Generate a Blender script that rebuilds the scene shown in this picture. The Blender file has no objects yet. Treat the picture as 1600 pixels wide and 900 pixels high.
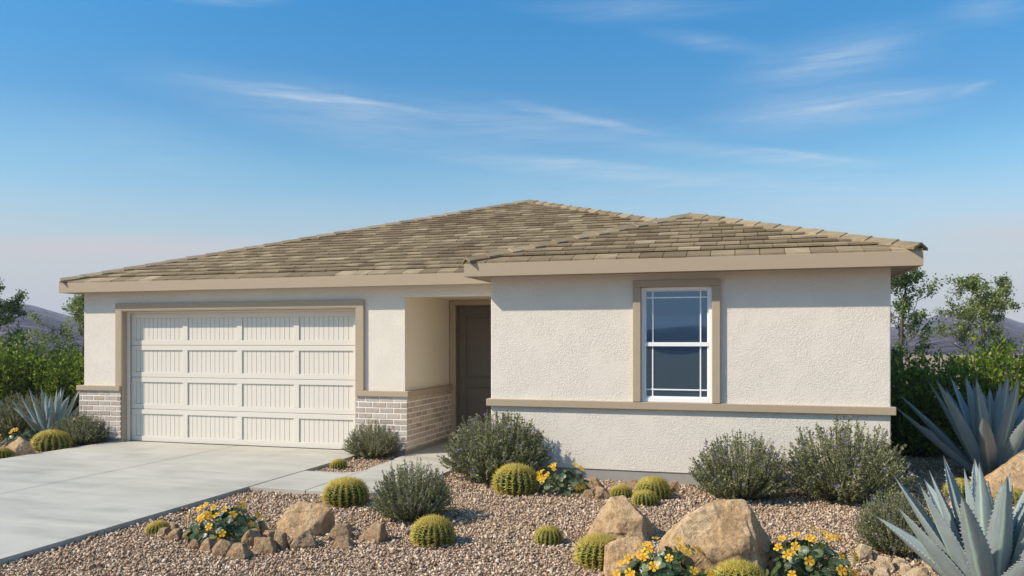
import bpy, bmesh, math, random
import numpy as np
from mathutils import Vector, Matrix, noise as mnoise

R = math.radians
SC = bpy.context.scene
COL = SC.collection
rng = np.random.default_rng(7)
random.seed(7)

# ------------------------------------------------------------------ camera
YAW = R(16.3)
EYE = 1.7
cd = bpy.data.cameras.new('camera')
cam = bpy.data.objects.new('camera', cd)
COL.objects.link(cam)
cam.location = (0, 0, EYE)
cam.rotation_euler = (R(90), 0, YAW)
cd.sensor_width = 36.0
cd.lens = 36.0 * 1235 / 1600
cd.shift_y = 84.5 / 1600
cd.clip_start = 0.1
cd.clip_end = 8000
SC.camera = cam

# ------------------------------------------------------------------ light
SUN_TO = Vector((-0.435, -0.285, 0.440)).normalized()      # direction towards the sun
SUN_EL = math.asin(SUN_TO.z)
SUN_AZ = math.atan2(SUN_TO.x, SUN_TO.y)
ld = bpy.data.lights.new('sun', 'SUN')
ld.energy = 2.85
ld.angle = R(0.8)
ld.color = (1.0, 0.89, 0.735)
sun = bpy.data.objects.new('sun', ld)
COL.objects.link(sun)
sun.rotation_euler = (-SUN_TO).to_track_quat('-Z', 'Y').to_euler()
sun.location = (-20, -15, 25)

SC.view_settings.view_transform = 'Standard'
SC.view_settings.look = 'None'
SC.view_settings.exposure = 1.0
SC.view_settings.gamma = 1.0
SC.view_settings.use_curve_mapping = False


class NT:
    """small helper to write node trees"""
    def __init__(self, nt):
        self.nt = nt
        nt.nodes.clear()

    def n(self, typ, **kw):
        nd = self.nt.nodes.new(typ)
        for k, v in kw.items():
            setattr(nd, k, v)
        return nd

    def put(self, sock, v):
        if v is None:
            return
        if isinstance(v, bpy.types.NodeSocket):
            self.nt.links.new(v, sock)
        else:
            sock.default_value = v

    def math(self, op, a, b=None, c=None, clamp=False):
        nd = self.n('ShaderNodeMath', operation=op)
        nd.use_clamp = clamp
        self.put(nd.inputs[0], a)
        self.put(nd.inputs[1], b)
        self.put(nd.inputs[2], c)
        return nd.outputs[0]

    def mix(self, f, a, b, blend='MIX'):
        nd = self.n('ShaderNodeMix', data_type='RGBA', blend_type=blend)
        nd.clamp_factor = True
        self.put(nd.inputs[0], f)
        self.put(nd.inputs[6], a if isinstance(a, bpy.types.NodeSocket) else (*a, 1))
        self.put(nd.inputs[7], b if isinstance(b, bpy.types.NodeSocket) else (*b, 1))
        return nd.outputs[2]

    def noise(self, vec, scale, detail=4, rough=0.55, dist=0.0):
        nd = self.n('ShaderNodeTexNoise')
        self.put(nd.inputs['Vector'], vec)
        nd.inputs['Scale'].default_value = scale
        nd.inputs['Detail'].default_value = detail
        nd.inputs['Roughness'].default_value = rough
        nd.inputs['Distortion'].default_value = dist
        return nd.outputs[0]

    def ramp(self, f, stops, interp='LINEAR'):
        nd = self.n('ShaderNodeValToRGB')
        cr = nd.color_ramp
        cr.interpolation = interp
        while len(cr.elements) < len(stops):
            cr.elements.new(0.5)
        for e, (p, c) in zip(cr.elements, stops):
            e.position = p
            e.color = (*c, 1) if hasattr(c, '__len__') else (c, c, c, 1)
        self.put(nd.inputs[0], f)
        return nd.outputs[0]

    def mapping(self, vec, loc=(0, 0, 0), rot=(0, 0, 0), scale=(1, 1, 1), typ='POINT'):
        nd = self.n('ShaderNodeMapping', vector_type=typ)
        self.put(nd.inputs[0], vec)
        nd.inputs[1].default_value = loc
        nd.inputs[2].default_value = rot
        nd.inputs[3].default_value = scale
        return nd.outputs[0]

    def bump(self, h, strength=0.5, dist=0.01, normal=None):
        nd = self.n('ShaderNodeBump')
        nd.inputs['Strength'].default_value = strength
        nd.inputs['Distance'].default_value = dist
        self.put(nd.inputs['Height'], h)
        if normal is not None:
            self.put(nd.inputs['Normal'], normal)
        return nd.outputs[0]


# ------------------------------------------------------------------ sky
def px_dir(px, py):
    a = (px - 800) / 1235
    b = -(py - 534.5) / 1235
    c, s = math.cos(YAW), math.sin(YAW)
    v = Vector((-s + a * c, c + a * s, b)).normalized()
    return math.atan2(v.x, v.y), math.asin(v.z)


world = bpy.data.worlds.new('World')
SC.world = world
world.use_nodes = True
w = NT(world.node_tree)
sky = w.n('ShaderNodeTexSky', sky_type='NISHITA')
sky.sun_disc = False
sky.sun_elevation = SUN_EL
sky.sun_rotation = SUN_AZ
sky.altitude = 400
sky.air_density = 1.0
sky.dust_density = 0.6
sky.ozone_density = 2.0
tc = w.n('ShaderNodeTexCoord')
sep = w.n('ShaderNodeSeparateXYZ')
w.put(sep.inputs[0], tc.outputs['Generated'])
az = w.math('ARCTAN2', sep.outputs[0], sep.outputs[1])
el = w.math('ARCSINE', sep.outputs[2])
comb = w.n('ShaderNodeCombineXYZ')
w.put(comb.inputs[0], az)
w.put(comb.inputs[1], el)
ae = comb.outputs[0]
# ragged wind-drawn warp
wn = w.n('ShaderNodeTexNoise')
w.put(wn.inputs['Vector'], w.mapping(ae, rot=(0, 0, R(8)), scale=(2.2, 9, 1)))
wn.inputs['Scale'].default_value = 1.6
wn.inputs['Detail'].default_value = 5
vm = w.n('ShaderNodeVectorMath', operation='MULTIPLY_ADD')
w.put(vm.inputs[0], wn.outputs['Color'])
vm.inputs[1].default_value = (0.10, 0.026, 0)
vm.inputs[2].default_value = (-0.05, -0.013, 0)
va = w.n('ShaderNodeVectorMath', operation='ADD')
w.put(va.inputs[0], ae)
w.put(va.inputs[1], vm.outputs[0])
aw = va.outputs[0]
fine = w.noise(w.mapping(aw, rot=(0, 0, R(7)), scale=(5, 75, 1)), 2.0, 8, 0.68)
fine = w.ramp(fine, [(0.34, 0.0), (0.66, 1.0)])


def streak(x0, y0, x1, y1, wid, amt, pw=1.5):
    a0, e0 = px_dir(x0, y0)
    a1, e1 = px_dir(x1, y1)
    L = math.hypot(a1 - a0, e1 - e0) / 2
    m = w.mapping(aw, loc=((a0 + a1) / 2, (e0 + e1) / 2, 0), rot=(0, 0, math.atan2(e1 - e0, a1 - a0)),
                  scale=(L, wid / 1235, 1), typ='TEXTURE')
    g = w.n('ShaderNodeTexGradient', gradient_type='SPHERICAL')
    w.put(g.inputs[0], m)
    v = w.math('POWER', g.outputs[1], pw)
    return w.math('MULTIPLY', v, amt)


STREAKS = [
    (120, 90, 930, 228, 56, 0.30, 1.2), (210, 106, 720, 184, 13, 0.34, 1.1), (380, 122, 680, 176, 6, 0.30, 1.0),
    (600, 145, 1160, 228, 44, 0.26, 1.2), (780, 150, 1060, 212, 9, 0.34, 1.0), (640, 232, 1260, 284, 20, 0.34, 1.2),
    (740, 239, 1060, 260, 6, 0.24, 1.0), (960, 218, 1460, 254, 15, 0.32, 1.2), (1140, 224, 1380, 250, 5, 0.26, 1.0),
    (1060, 194, 1570, 140, 36, 0.38, 1.1), (1180, 180, 1550, 138, 15, 0.24, 1.0), (1490, 158, 1548, 130, 8, 0.24, 1.0),
    (1080, 140, 1530, 40, 50, 0.30, 1.2), (1200, 118, 1460, 58, 16, 0.18, 1.0), (980, 42, 1230, 84, 18, 0.22, 1.2), (1440, 22, 1640, 0, 26, 0.22, 1.2),
    (200, -6, 480, 6, 14, 0.24, 1.2), (750, 8, 1250, 0, 22, 0.2, 1.2), (900, 250, 1700, 330, 60, 0.25, 1.3),
    (-200, 150, 500, 260, 60, 0.12, 1.3), (560, 250, 1300, 330, 70, 0.15, 1.2),
]
tot = None
for s_ in STREAKS:
    v_ = streak(*s_)
    tot = v_ if tot is None else w.math('ADD', tot, v_)
tot = w.math('MULTIPLY', tot, w.math('MULTIPLY_ADD', fine, 0.75, 0.38))
tot = w.math('MINIMUM', tot, 0.8)
hsv = w.n('ShaderNodeHueSaturation')
hsv.inputs['Saturation'].default_value = 1.32
w.put(hsv.inputs['Color'], sky.outputs[0])
skyc = hsv.outputs[0]
# less red high up, warmer at the horizon; unseen zenith lifted as fill light
tone = w.ramp(w.math('MULTIPLY', el, 1.25), [(0.0, (0.58, 0.50, 0.43)), (0.13, (0.58, 0.525, 0.44)), (0.20, (0.62, 0.58, 0.49)), (0.26, (0.56, 0.59, 0.50)),
                    (0.34, (0.39, 0.53, 0.505)), (0.50, (0.23, 0.585, 0.59)), (0.62, (0.225, 0.58, 0.60)), (0.80, (0.80, 0.84, 0.70)), (1.0, (1.0, 0.96, 0.76))])
skyc = w.mix(1.0, skyc, tone, 'MULTIPLY')
# thin veil low over the horizon, faintly mauve
veil_n = w.noise(w.mapping(ae, scale=(1.2, 14, 1)), 1.5, 4, 0.5)
veil = w.ramp(w.math('ADD', el, w.math('MULTIPLY_ADD', veil_n, 0.08, -0.04)), [(0.03, 1.0), (0.22, 0.0)], 'EASE')
veil = w.math('MULTIPLY', veil, 0.88)
skyc = w.mix(veil, skyc, (1.90, 1.87, 1.96))
skyc = w.mix(tot, skyc, (2.4, 2.65, 2.9))
rosy = w.math('ADD', streak(-350, 372, 560, 392, 24, 1.0, 0.8), streak(1380, 352, 2000, 372, 30, 0.7, 0.8))
skyc = w.mix(w.math('MULTIPLY', rosy, 0.75), skyc, (2.28, 2.05, 2.1))
bg = w.n('ShaderNodeBackground')
bg.inputs[1].default_value = 0.150
w.put(bg.inputs[0], skyc)
wo = w.n('ShaderNodeOutputWorld')
w.put(wo.inputs[0], bg.outputs[0])


# ------------------------------------------------------------------ materials
def new_mat(name):
    m = bpy.data.materials.new(name)
    m.use_nodes = True
    return m, NT(m.node_tree)


def finish(t, col, rough=0.7, normal=None, spec=0.3, trans=None, ior=None):
    out = t.n('ShaderNodeOutputMaterial')
    p = t.n('ShaderNodeBsdfPrincipled')
    t.put(p.inputs['Base Color'], col if isinstance(col, bpy.types.NodeSocket) else (*col, 1))
    t.put(p.inputs['Roughness'], rough)
    p.inputs['Specular IOR Level'].default_value = spec
    if ior:
        p.inputs['IOR'].default_value = ior
    t.put(p.inputs['Normal'], normal)
    sh = p.outputs[0]
    if trans:
        tr = t.n('ShaderNodeBsdfTranslucent')
        t.put(tr.inputs[0], col if isinstance(col, bpy.types.NodeSocket) else (*col, 1))
        mx = t.n('ShaderNodeMixShader')
        mx.inputs[0].default_value = trans
        t.put(mx.inputs[1], sh)
        t.put(mx.inputs[2], tr.outputs[0])
        sh = mx.outputs[0]
    t.put(out.inputs[0], sh)


def obj_co(t):
    return t.n('ShaderNodeTexCoord').outputs['Object']


def island(t):
    return t.n('ShaderNodeNewGeometry').outputs['Random Per Island']


def stucco(name, base, tex=1.0):
    m, t = new_mat(name)
    co = obj_co(t)
    n1 = t.noise(co, 66, 2, 0.5, 0.7)
    lace = t.ramp(n1, [(0.44, 0.0), (0.58, 1.0)], 'EASE')
    patch = t.ramp(t.noise(co, 3.2, 3, 0.6), [(0.38, 0.35), (0.54, 1.0)], 'EASE')
    h = t.math('MULTIPLY', lace, patch)
    nb = t.bump(h, 0.56 * tex, 0.0054)
    big = t.noise(co, 0.9, 5, 0.6)
    c = t.mix(t.ramp(big, [(0.3, 0.0), (0.7, 1.0)]), tuple(x * 0.985 for x in base), tuple(min(1, x * 1.015) for x in base))
    c = t.mix(t.math('MULTIPLY', h, 0.06), c, tuple(x * 0.8 for x in base))
    finish(t, c, 0.9, nb, 0.15)
    return m


def painted(name, base, var=0.06, bump=0.0008, rough=0.55, scale=14):
    m, t = new_mat(name)
    co = obj_co(t)
    n = t.noise(co, scale, 5, 0.6)
    c = t.mix(n, tuple(x * (1 - var) for x in base), tuple(min(1, x * (1 + var)) for x in base))
    nb = t.bump(t.noise(co, 160, 3), 0.5, bump)
    finish(t, c, rough, nb, 0.3)
    return m


M = {}
M['stucco'] = stucco('white_stucco', (0.745, 0.682, 0.592))
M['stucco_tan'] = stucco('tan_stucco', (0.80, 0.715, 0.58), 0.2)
M['trim'] = painted('tan_trim', (0.41, 0.325, 0.23), 0.05, 0.0012, 0.8)
M['fascia'] = painted('tan_fascia', (0.405, 0.318, 0.224), 0.04, 0.0006, 0.65)
M['soffit'] = painted('soffit_paint', (0.36, 0.30, 0.235), 0.04)
M['garage_white'] = painted('garage_white', (0.69, 0.64, 0.56), 0.02, 0.0004, 0.5)
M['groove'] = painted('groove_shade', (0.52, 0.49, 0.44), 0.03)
M['door'] = painted('dark_door', (0.132, 0.115, 0.097), 0.1, 0.0005, 0.5)
M['vinyl'] = painted('white_vinyl', (0.85, 0.85, 0.84), 0.015, 0.0002, 0.35)
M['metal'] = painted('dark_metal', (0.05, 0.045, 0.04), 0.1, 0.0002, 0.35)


def mk_tile(name, hip):
    m, t = new_mat(name)
    co = obj_co(t)
    r = island(t)
    stops = [(0.0, (0.155, 0.108, 0.060)), (0.2, (0.20, 0.143, 0.082)), (0.5, (0.255, 0.187, 0.110)),
             (0.78, (0.31, 0.232, 0.140)), (0.92, (0.38, 0.292, 0.182)), (1.0, (0.45, 0.355, 0.232))]
    if hip:
        stops = [(0.0, (0.21, 0.155, 0.09)), (0.5, (0.30, 0.228, 0.14)), (1.0, (0.385, 0.30, 0.192))]
    c = t.ramp(r, stops)
    streaks = t.noise(t.mapping(co, scale=(2.2, 9, 9)), 2.0, 5, 0.65)
    c = t.mix(t.ramp(streaks, [(0.42, 0.0), (0.68, 0.65)]), c, (0.10, 0.076, 0.045))
    big = t.noise(co, 0.8, 3)
    c = t.mix(t.ramp(big, [(0.4, 0.0), (0.65, 0.25)]), c, (0.30, 0.24, 0.155))
    nb = t.bump(t.noise(co, 60, 5, 0.7), 0.6, 0.004)
    finish(t, c, 0.85, nb, 0.25)
    return m


M['tile'] = mk_tile('roof_tile', False)
M['hip_tile'] = mk_tile('hip_tile', True)


def mk_brick():
    m, t = new_mat('washed_brick')
    co = obj_co(t)
    c = t.ramp(island(t), [(0.0, (0.30, 0.23, 0.18)), (0.25, (0.42, 0.335, 0.275)), (0.5, (0.45, 0.36, 0.315)),
                           (0.72, (0.44, 0.33, 0.24)), (0.88, (0.62, 0.54, 0.46)), (1.0, (0.31, 0.265, 0.235))])
    n = t.noise(co, 22, 6, 0.75)
    c = t.mix(t.ramp(n, [(0.44, 0.0), (0.68, 0.6)]), c, (0.68, 0.61, 0.54))
    n2 = t.noise(co, 55, 4, 0.7)
    c = t.mix(t.ramp(n2, [(0.56, 0.0), (0.72, 0.75)]), c, (0.17, 0.135, 0.12))
    nb = t.bump(t.noise(co, 70, 6, 0.7), 0.8, 0.006)
    finish(t, c, 0.9, nb, 0.2)
    return m


M['brick'] = mk_brick()
M['mortar'] = painted('mortar', (0.80, 0.75, 0.68), 0.06, 0.003, 0.95, 40)


def mk_concrete(name, base, streaky=True):
    m, t = new_mat(name)
    co = obj_co(t)
    a = t.noise(t.mapping(co, rot=(0, 0, R(16)), scale=(0.55, 1.9, 1)), 1.6, 8, 0.62, 0.4)
    b = t.noise(co, 0.7, 4, 0.6)
    g = t.noise(co, 120, 3, 0.6)
    f = t.math('ADD', t.math('MULTIPLY', a, 0.65), t.math('MULTIPLY', b, 0.35))
    c = t.ramp(f, [(0.32, tuple(x * 0.72 for x in base)), (0.5, base), (0.68, tuple(min(1, x * 1.17) for x in base))])
    c = t.mix(t.ramp(t.noise(co, 9, 6, 0.7), [(0.55, 0.0), (0.75, 0.35)]), c, tuple(x * 0.82 for x in base))
    c = t.mix(t.ramp(g, [(0.55, 0.0), (0.75, 0.25)]), c, tuple(x * 0.75 for x in base))
    c = t.mix(t.ramp(t.noise(t.mapping(co, loc=(3, 1, 0), scale=(1.6, 0.22, 1)), 1.1, 4, 0.6), [(0.52, 0.0), (0.70, 0.22)]), c, tuple(x * 0.62 for x in base))
    c = t.mix(t.ramp(t.noise(t.mapping(co, loc=(9, 4, 0)), 2.6, 3, 0.5), [(0.66, 0.0), (0.72, 0.25)]), c, tuple(x * 0.6 for x in base))
    h = t.math('ADD', t.math('MULTIPLY', g, 0.4), a)
    nb = t.bump(h, 0.35, 0.004)
    finish(t, c, t.ramp(a, [(0.3, 0.55), (0.7, 0.8)]), nb, 0.35)
    return m


M['concrete'] = mk_concrete('driveway_concrete', (0.445, 0.42, 0.36))
M['foundation'] = mk_concrete('foundation_concrete', (0.33, 0.31, 0.285))


def mk_glass():
    m, t = new_mat('tinted_window_glass')
    co = obj_co(t)
    nb = t.bump(t.noise(co, 1.3, 2), 0.12, 0.02)
    finish(t, (0.012, 0.026, 0.045), 0.02, nb, 0.5, ior=3.0)
    p = [n for n in m.node_tree.nodes if n.type == 'BSDF_PRINCIPLED'][0]
    p.inputs['Specular Tint'].default_value = (0.42, 0.70, 1.0, 1)
    return m


M['glass'] = mk_glass()


def mk_ground():
    m, t = new_mat('gravel_bed')
    co = obj_co(t)
    vo = t.n('ShaderNodeTexVoronoi')
    t.put(vo.inputs['Vector'], co)
    vo.inputs['Scale'].default_value = 34
    sepc = t.n('ShaderNodeSeparateColor')
    t.put(sepc.inputs[0], vo.outputs['Color'])
    c = t.ramp(sepc.outputs[0], GRAVEL)
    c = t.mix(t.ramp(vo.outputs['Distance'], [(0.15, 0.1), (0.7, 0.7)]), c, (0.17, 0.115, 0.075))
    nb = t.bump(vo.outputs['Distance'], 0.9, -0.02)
    finish(t, c, 0.95, nb, 0.15)
    return m


GRAVEL = [(0.0, (0.17, 0.105, 0.066)), (0.2, (0.29, 0.19, 0.122)), (0.42, (0.43, 0.298, 0.20)),
          (0.64, (0.56, 0.41, 0.288)), (0.80, (0.68, 0.52, 0.38)), (0.92, (0.76, 0.61, 0.46)), (1.0, (0.82, 0.70, 0.56))]
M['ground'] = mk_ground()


def mk_stones():
    m, t = new_mat('crushed_gravel')
    co = obj_co(t)
    c = t.ramp(island(t), GRAVEL)
    n = t.noise(co, 90, 3, 0.7)
    c = t.mix(t.ramp(n, [(0.4, 0.0), (0.7, 0.45)]), c, (0.22, 0.16, 0.12))
    c = t.mix(t.ramp(t.noise(co, 0.9, 3), [(0.42, 0.0), (0.62, 0.28)]), c, (0.44, 0.30, 0.19))
    finish(t, c, 0.9, None, 0.2)
    return m


M['stones'] = mk_stones()


def mk_rock(name, a, b, d):
    m, t = new_mat(name)
    co = obj_co(t)
    n = t.noise(co, 3.2, 8, 0.68, 0.5)
    c = t.ramp(n, [(0.28, d), (0.45, a), (0.62, b), (0.78, tuple(min(1, x * 1.25) for x in b))])
    n2 = t.noise(co, 28, 6, 0.75)
    c = t.mix(t.ramp(n2, [(0.45, 0.0), (0.72, 0.7)]), c, tuple(x * 0.5 for x in a))
    c = t.mix(t.ramp(t.noise(co, 70, 4, 0.7), [(0.55, 0.0), (0.7, 0.5)]), c, tuple(min(1, x * 1.35) for x in b))
    c = t.mix(t.ramp(t.noise(t.mapping(co, loc=(5, 3, 1)), 1.8, 4), [(0.5, 0.0), (0.68, 0.6)]), c, (a[0] * 1.05, a[1] * 0.78, a[2] * 0.6))
    c = t.mix(t.ramp(t.noise(co, 130, 3, 0.6), [(0.40, 0.45), (0.56, 0.0)]), c, tuple(x * 0.42 for x in a))
    c = t.mix(t.ramp(t.noise(co, 11, 6, 0.7, 1.5), [(0.38, 0.55), (0.5, 0.0)]), c, tuple(x * 0.6 for x in d))
    h = t.math('ADD', t.math('MULTIPLY', n2, 0.6), n)
    h = t.math('ADD', h, t.math('MULTIPLY', t.noise(co, 90, 5, 0.7), 0.25))
    nb = t.bump(h, 1.0, 0.03)
    finish(t, c, 0.92, nb, 0.15)
    return m


M['boulder'] = mk_rock('sandstone_boulder', (0.62, 0.405, 0.22), (0.80, 0.585, 0.36), (0.36, 0.205, 0.10))
M['rock'] = mk_rock('tan_rock', (0.43, 0.28, 0.16), (0.57, 0.40, 0.245), (0.25, 0.155, 0.085))
M['cream_rock'] = mk_rock('cream_rock', (0.62, 0.46, 0.29), (0.78, 0.62, 0.42), (0.38, 0.27, 0.165))


def mk_leaf(name, stops, trans=0.3, rough=0.5, spec=0.35):
    m, t = new_mat(name)
    c = t.ramp(island(t), stops)
    n = t.noise(obj_co(t), 2.3, 2)
    c = t.mix(t.ramp(n, [(0.35, 0.35), (0.6, 0.0)]), c, tuple(x * 0.6 for x in stops[0][1]))
    finish(t, c, rough, None, spec, trans)
    return m


M['sage_leaf'] = mk_leaf('sage_leaf', [(0, (0.12, 0.13, 0.055)), (0.5, (0.24, 0.25, 0.115)), (0.85, (0.37, 0.375, 0.20)), (1, (0.56, 0.56, 0.36))], 0.35, 0.7, 0.15)
M['sage_stem'] = mk_leaf('sage_stem', [(0, (0.19, 0.19, 0.10)), (1, (0.46, 0.44, 0.28))], 0.0, 0.8, 0.1)
M['sage_flower'] = mk_leaf('violet_bloom', [(0, (0.20, 0.14, 0.45)), (0.6, (0.30, 0.22, 0.60)), (1, (0.46, 0.38, 0.70))], 0.3)
M['hedge_leaf'] = mk_leaf('hedge_leaf', [(0, (0.08, 0.14, 0.01)), (0.5, (0.17, 0.27, 0.018)), (0.85, (0.29, 0.40, 0.03)), (1, (0.42, 0.50, 0.05))], 0.5, 0.45, 0.35)
M['tree_leaf'] = mk_leaf('tree_leaf', [(0, (0.055, 0.10, 0.028)), (0.5, (0.135, 0.20, 0.06)), (0.85, (0.23, 0.31, 0.10)), (1, (0.38, 0.44, 0.18))], 0.35, 0.45, 0.35)
M['pale_leaf'] = mk_leaf('pale_leaf', [(0, (0.11, 0.15, 0.04)), (0.5, (0.22, 0.28, 0.08)), (0.85, (0.33, 0.38, 0.12)), (1, (0.50, 0.52, 0.24))], 0.4, 0.45, 0.35)
M['bark'] = painted('bark', (0.11, 0.09, 0.07), 0.3, 0.01, 0.9, 30)
M['nast_leaf'] = mk_leaf('round_leaf', [(0, (0.035, 0.062, 0.022)), (0.6, (0.085, 0.125, 0.048)), (1, (0.16, 0.20, 0.09))], 0.2, 0.38, 0.5)
M['nast_vein'] = painted('leaf_eye', (0.45, 0.52, 0.42), 0.1)
M['nast_stem'] = painted('petiole', (0.10, 0.15, 0.06), 0.2)
M['petal'] = mk_leaf('yellow_petal', [(0, (0.72, 0.40, 0.02)), (0.5, (0.83, 0.52, 0.03)), (1, (0.88, 0.62, 0.07))], 0.3, 0.55, 0.2)
M['petal_heart'] = mk_leaf('orange_heart', [(0, (0.62, 0.14, 0.015)), (1, (0.75, 0.24, 0.02))], 0.2, 0.55, 0.2)
M['cactus_skin'] = painted('cactus_skin', (0.030, 0.072, 0.016), 0.35, 0.002, 0.55, 25)
M['spine'] = mk_leaf('golden_spine', [(0, (0.45, 0.29, 0.05)), (0.4, (0.64, 0.52, 0.08)), (0.8, (0.75, 0.66, 0.15)), (1, (0.85, 0.78, 0.33))], 0.3, 0.5, 0.3)


def mk_agave():
    m, t = new_mat('agave_leaf')
    co = obj_co(t)
    uv = t.n('ShaderNodeUVMap')
    s = t.n('ShaderNodeSeparateXYZ')
    t.put(s.inputs[0], uv.outputs[0])
    u = t.math('ABSOLUTE', t.math('SUBTRACT', s.outputs[0], 0.5))
    base = t.mix(t.noise(co, 5, 5, 0.65), (0.165, 0.205, 0.21), (0.295, 0.34, 0.335))
    base = t.mix(t.ramp(t.noise(t.mapping(uv.outputs[0], scale=(34, 2.2, 1)), 1.6, 5, 0.7), [(0.45, 0.0), (0.7, 0.6)]), base, (0.40, 0.435, 0.41))
    base = t.mix(t.ramp(t.noise(co, 40, 4, 0.7), [(0.60, 0.0), (0.72, 0.5)]), base, (0.12, 0.14, 0.13))
    un = t.math('ADD', u, t.math('MULTIPLY_ADD', t.noise(co, 30, 3), 0.10, -0.05))
    stripe = t.ramp(un, [(0.02, 0.9), (0.13, 0.0)], 'EASE')
    c = t.mix(stripe, base, (0.39, 0.52, 0.42))
    c = t.mix(t.ramp(s.outputs[1], [(0.93, 0.0), (1.0, 1.0)]), c, (0.12, 0.09, 0.07))
    finish(t, c, 0.55, t.bump(t.noise(co, 45, 4), 0.5, 0.003), 0.3)
    return m


M['agave'] = mk_agave()
M['tooth'] = painted('agave_tooth', (0.30, 0.30, 0.27), 0.2)


def mk_hill():
    m, t = new_mat('desert_hill')
    co = obj_co(t)
    n = t.noise(co, 0.03, 9, 0.72)
    c = t.ramp(n, [(0.3, (0.10, 0.088, 0.118)), (0.5, (0.155, 0.135, 0.175)), (0.7, (0.225, 0.195, 0.24))])
    vo = t.noise(co, 0.22, 6, 0.8)
    c = t.mix(t.ramp(vo, [(0.48, 0.0), (0.60, 0.9)]), c, (0.035, 0.035, 0.035))
    c = t.mix(t.ramp(t.noise(co, 0.05, 7, 0.8), [(0.52, 0.0), (0.66, 0.8)]), c, (0.40, 0.35, 0.38))
    finish(t, c, 0.95, t.bump(vo, 1.0, 4.0), 0.1)
    return m


M['hill'] = mk_hill()


# ------------------------------------------------------------------ object helpers
def mesh_np(name, verts, faces, mats=(), midx=None, smooth=False, uv=None):
    """verts (n,3); faces: list of tuples or an (m,k) array"""
    me = bpy.data.meshes.new(name)
    verts = np.asarray(verts, dtype=np.float32)
    if isinstance(faces, np.ndarray):
        k = faces.shape[1]
        nf = len(faces)
        me.vertices.add(len(verts))
        me.vertices.foreach_set('co', verts.ravel())
        me.loops.add(nf * k)
        me.loops.foreach_set('vertex_index', faces.astype(np.int32).ravel())
        me.polygons.add(nf)
        me.polygons.foreach_set('loop_start', np.arange(0, nf * k, k, dtype=np.int32))
        me.polygons.foreach_set('loop_total', np.full(nf, k, dtype=np.int32))
    else:
        me.from_pydata([tuple(map(float, v)) for v in verts], [], faces)
    for m in mats:
        me.materials.append(m)
    if midx is not None:
        me.polygons.foreach_set('material_index', np.asarray(midx, dtype=np.int32))
    if smooth:
        me.polygons.foreach_set('use_smooth', np.ones(len(me.polygons), dtype=bool))
    if uv is not None:
        ul = me.uv_layers.new(name='UVMap')
        li = np.empty(len(me.loops), dtype=np.int32)
        me.loops.foreach_get('vertex_index', li)
        ul.data.foreach_set('uv', np.asarray(uv, dtype=np.float32)[li].ravel())
    me.update(calc_edges=True)
    me.validate()
    return me


def link(name, me, parent=None, world_coords=False, **props):
    o = bpy.data.objects.new(name, me)
    COL.objects.link(o)
    if parent is not None:
        o.parent = parent
        if world_coords:
            o.matrix_parent_inverse = Matrix.Translation(-parent.location)
    for k, v in props.items():
        o[k] = v
    return o


def thing(name, label, cat, loc=(0, 0, 0), rz=0.0, group=None):
    o = bpy.data.objects.new(name, None)
    COL.objects.link(o)
    o.location = loc
    o.rotation_euler = (0, 0, rz)
    o.empty_display_size = 0.1
    o['label'] = label
    o['category'] = cat
    if group:
        o['group'] = group
    return o


def copy_thing(src, label, loc, rz=0.0, scale=1.0):
    r = src.copy()
    COL.objects.link(r)
    r.location = loc
    r.rotation_euler = (0, 0, rz)
    r.scale = scale if hasattr(scale, '__len__') else (scale,) * 3
    r['label'] = label
    for ch in src.children:
        c = ch.copy()
        COL.objects.link(c)
        c.parent = r
    return r


class MB:
    def __init__(self):
        self.v, self.f, self.m = [], [], []

    def quad(self, a, b, c, d, mi=0):
        i = len(self.v)
        self.v += [a, b, c, d]
        self.f.append((i, i + 1, i + 2, i + 3))
        self.m.append(mi)

    def box(self, x0, x1, y0, y1, z0, z1, mi=0):
        i = len(self.v)
        self.v += [(x0, y0, z0), (x1, y0, z0), (x1, y1, z0), (x0, y1, z0),
                   (x0, y0, z1), (x1, y0, z1), (x1, y1, z1), (x0, y1, z1)]
        for f in ((0, 3, 2, 1), (4, 5, 6, 7), (0, 1, 5, 4), (1, 2, 6, 5), (2, 3, 7, 6), (3, 0, 4, 7)):
            self.f.append(tuple(i + k for k in f))
            self.m.append(mi)

    def prism(self, poly, z0, z1, mi=0):
        """poly: ccw list of (x,y)"""
        i = len(self.v)
        n = len(poly)
        self.v += [(x, y, z0) for x, y in poly] + [(x, y, z1) for x, y in poly]
        self.f.append(tuple(i + k for k in reversed(range(n))))
        self.f.append(tuple(i + n + k for k in range(n)))
        for k in range(n):
            self.f.append((i + k, i + (k + 1) % n, i + n + (k + 1) % n, i + n + k))
        self.m += [mi] * (n + 2)

    def slab(self, pts_lo, pts_hi, mi=0):
        i = len(self.v)
        n = len(pts_lo)
        self.v += list(pts_lo) + list(pts_hi)
        self.f.append(tuple(i + k for k in reversed(range(n))))
        self.f.append(tuple(i + n + k for k in range(n)))
        for k in range(n):
            self.f.append((i + k, i + (k + 1) % n, i + n + (k + 1) % n, i + n + k))
        self.m += [mi] * (n + 2)

    def build(self, name, mats, parent=None, bevel=0.0, segs=2, merge=False, world_coords=True, **props):
        if not isinstance(mats, (list, tuple)):
            mats = [mats]
        me = mesh_np(name, self.v, self.f, mats, self.m)
        if merge:
            bm = bmesh.new()
            bm.from_mesh(me)
            bmesh.ops.remove_doubles(bm, verts=bm.verts, dist=0.0005)
            bmesh.ops.recalc_face_normals(bm, faces=bm.faces)
            bm.to_mesh(me)
            bm.free()
        o = link(name, me, parent, world_coords, **props)
        if bevel:
            md = o.modifiers.new('bevel', 'BEVEL')
            md.width = bevel
            md.segments = segs
            md.limit_method = 'ANGLE'
            md.angle_limit = R(40)
        return o


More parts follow.
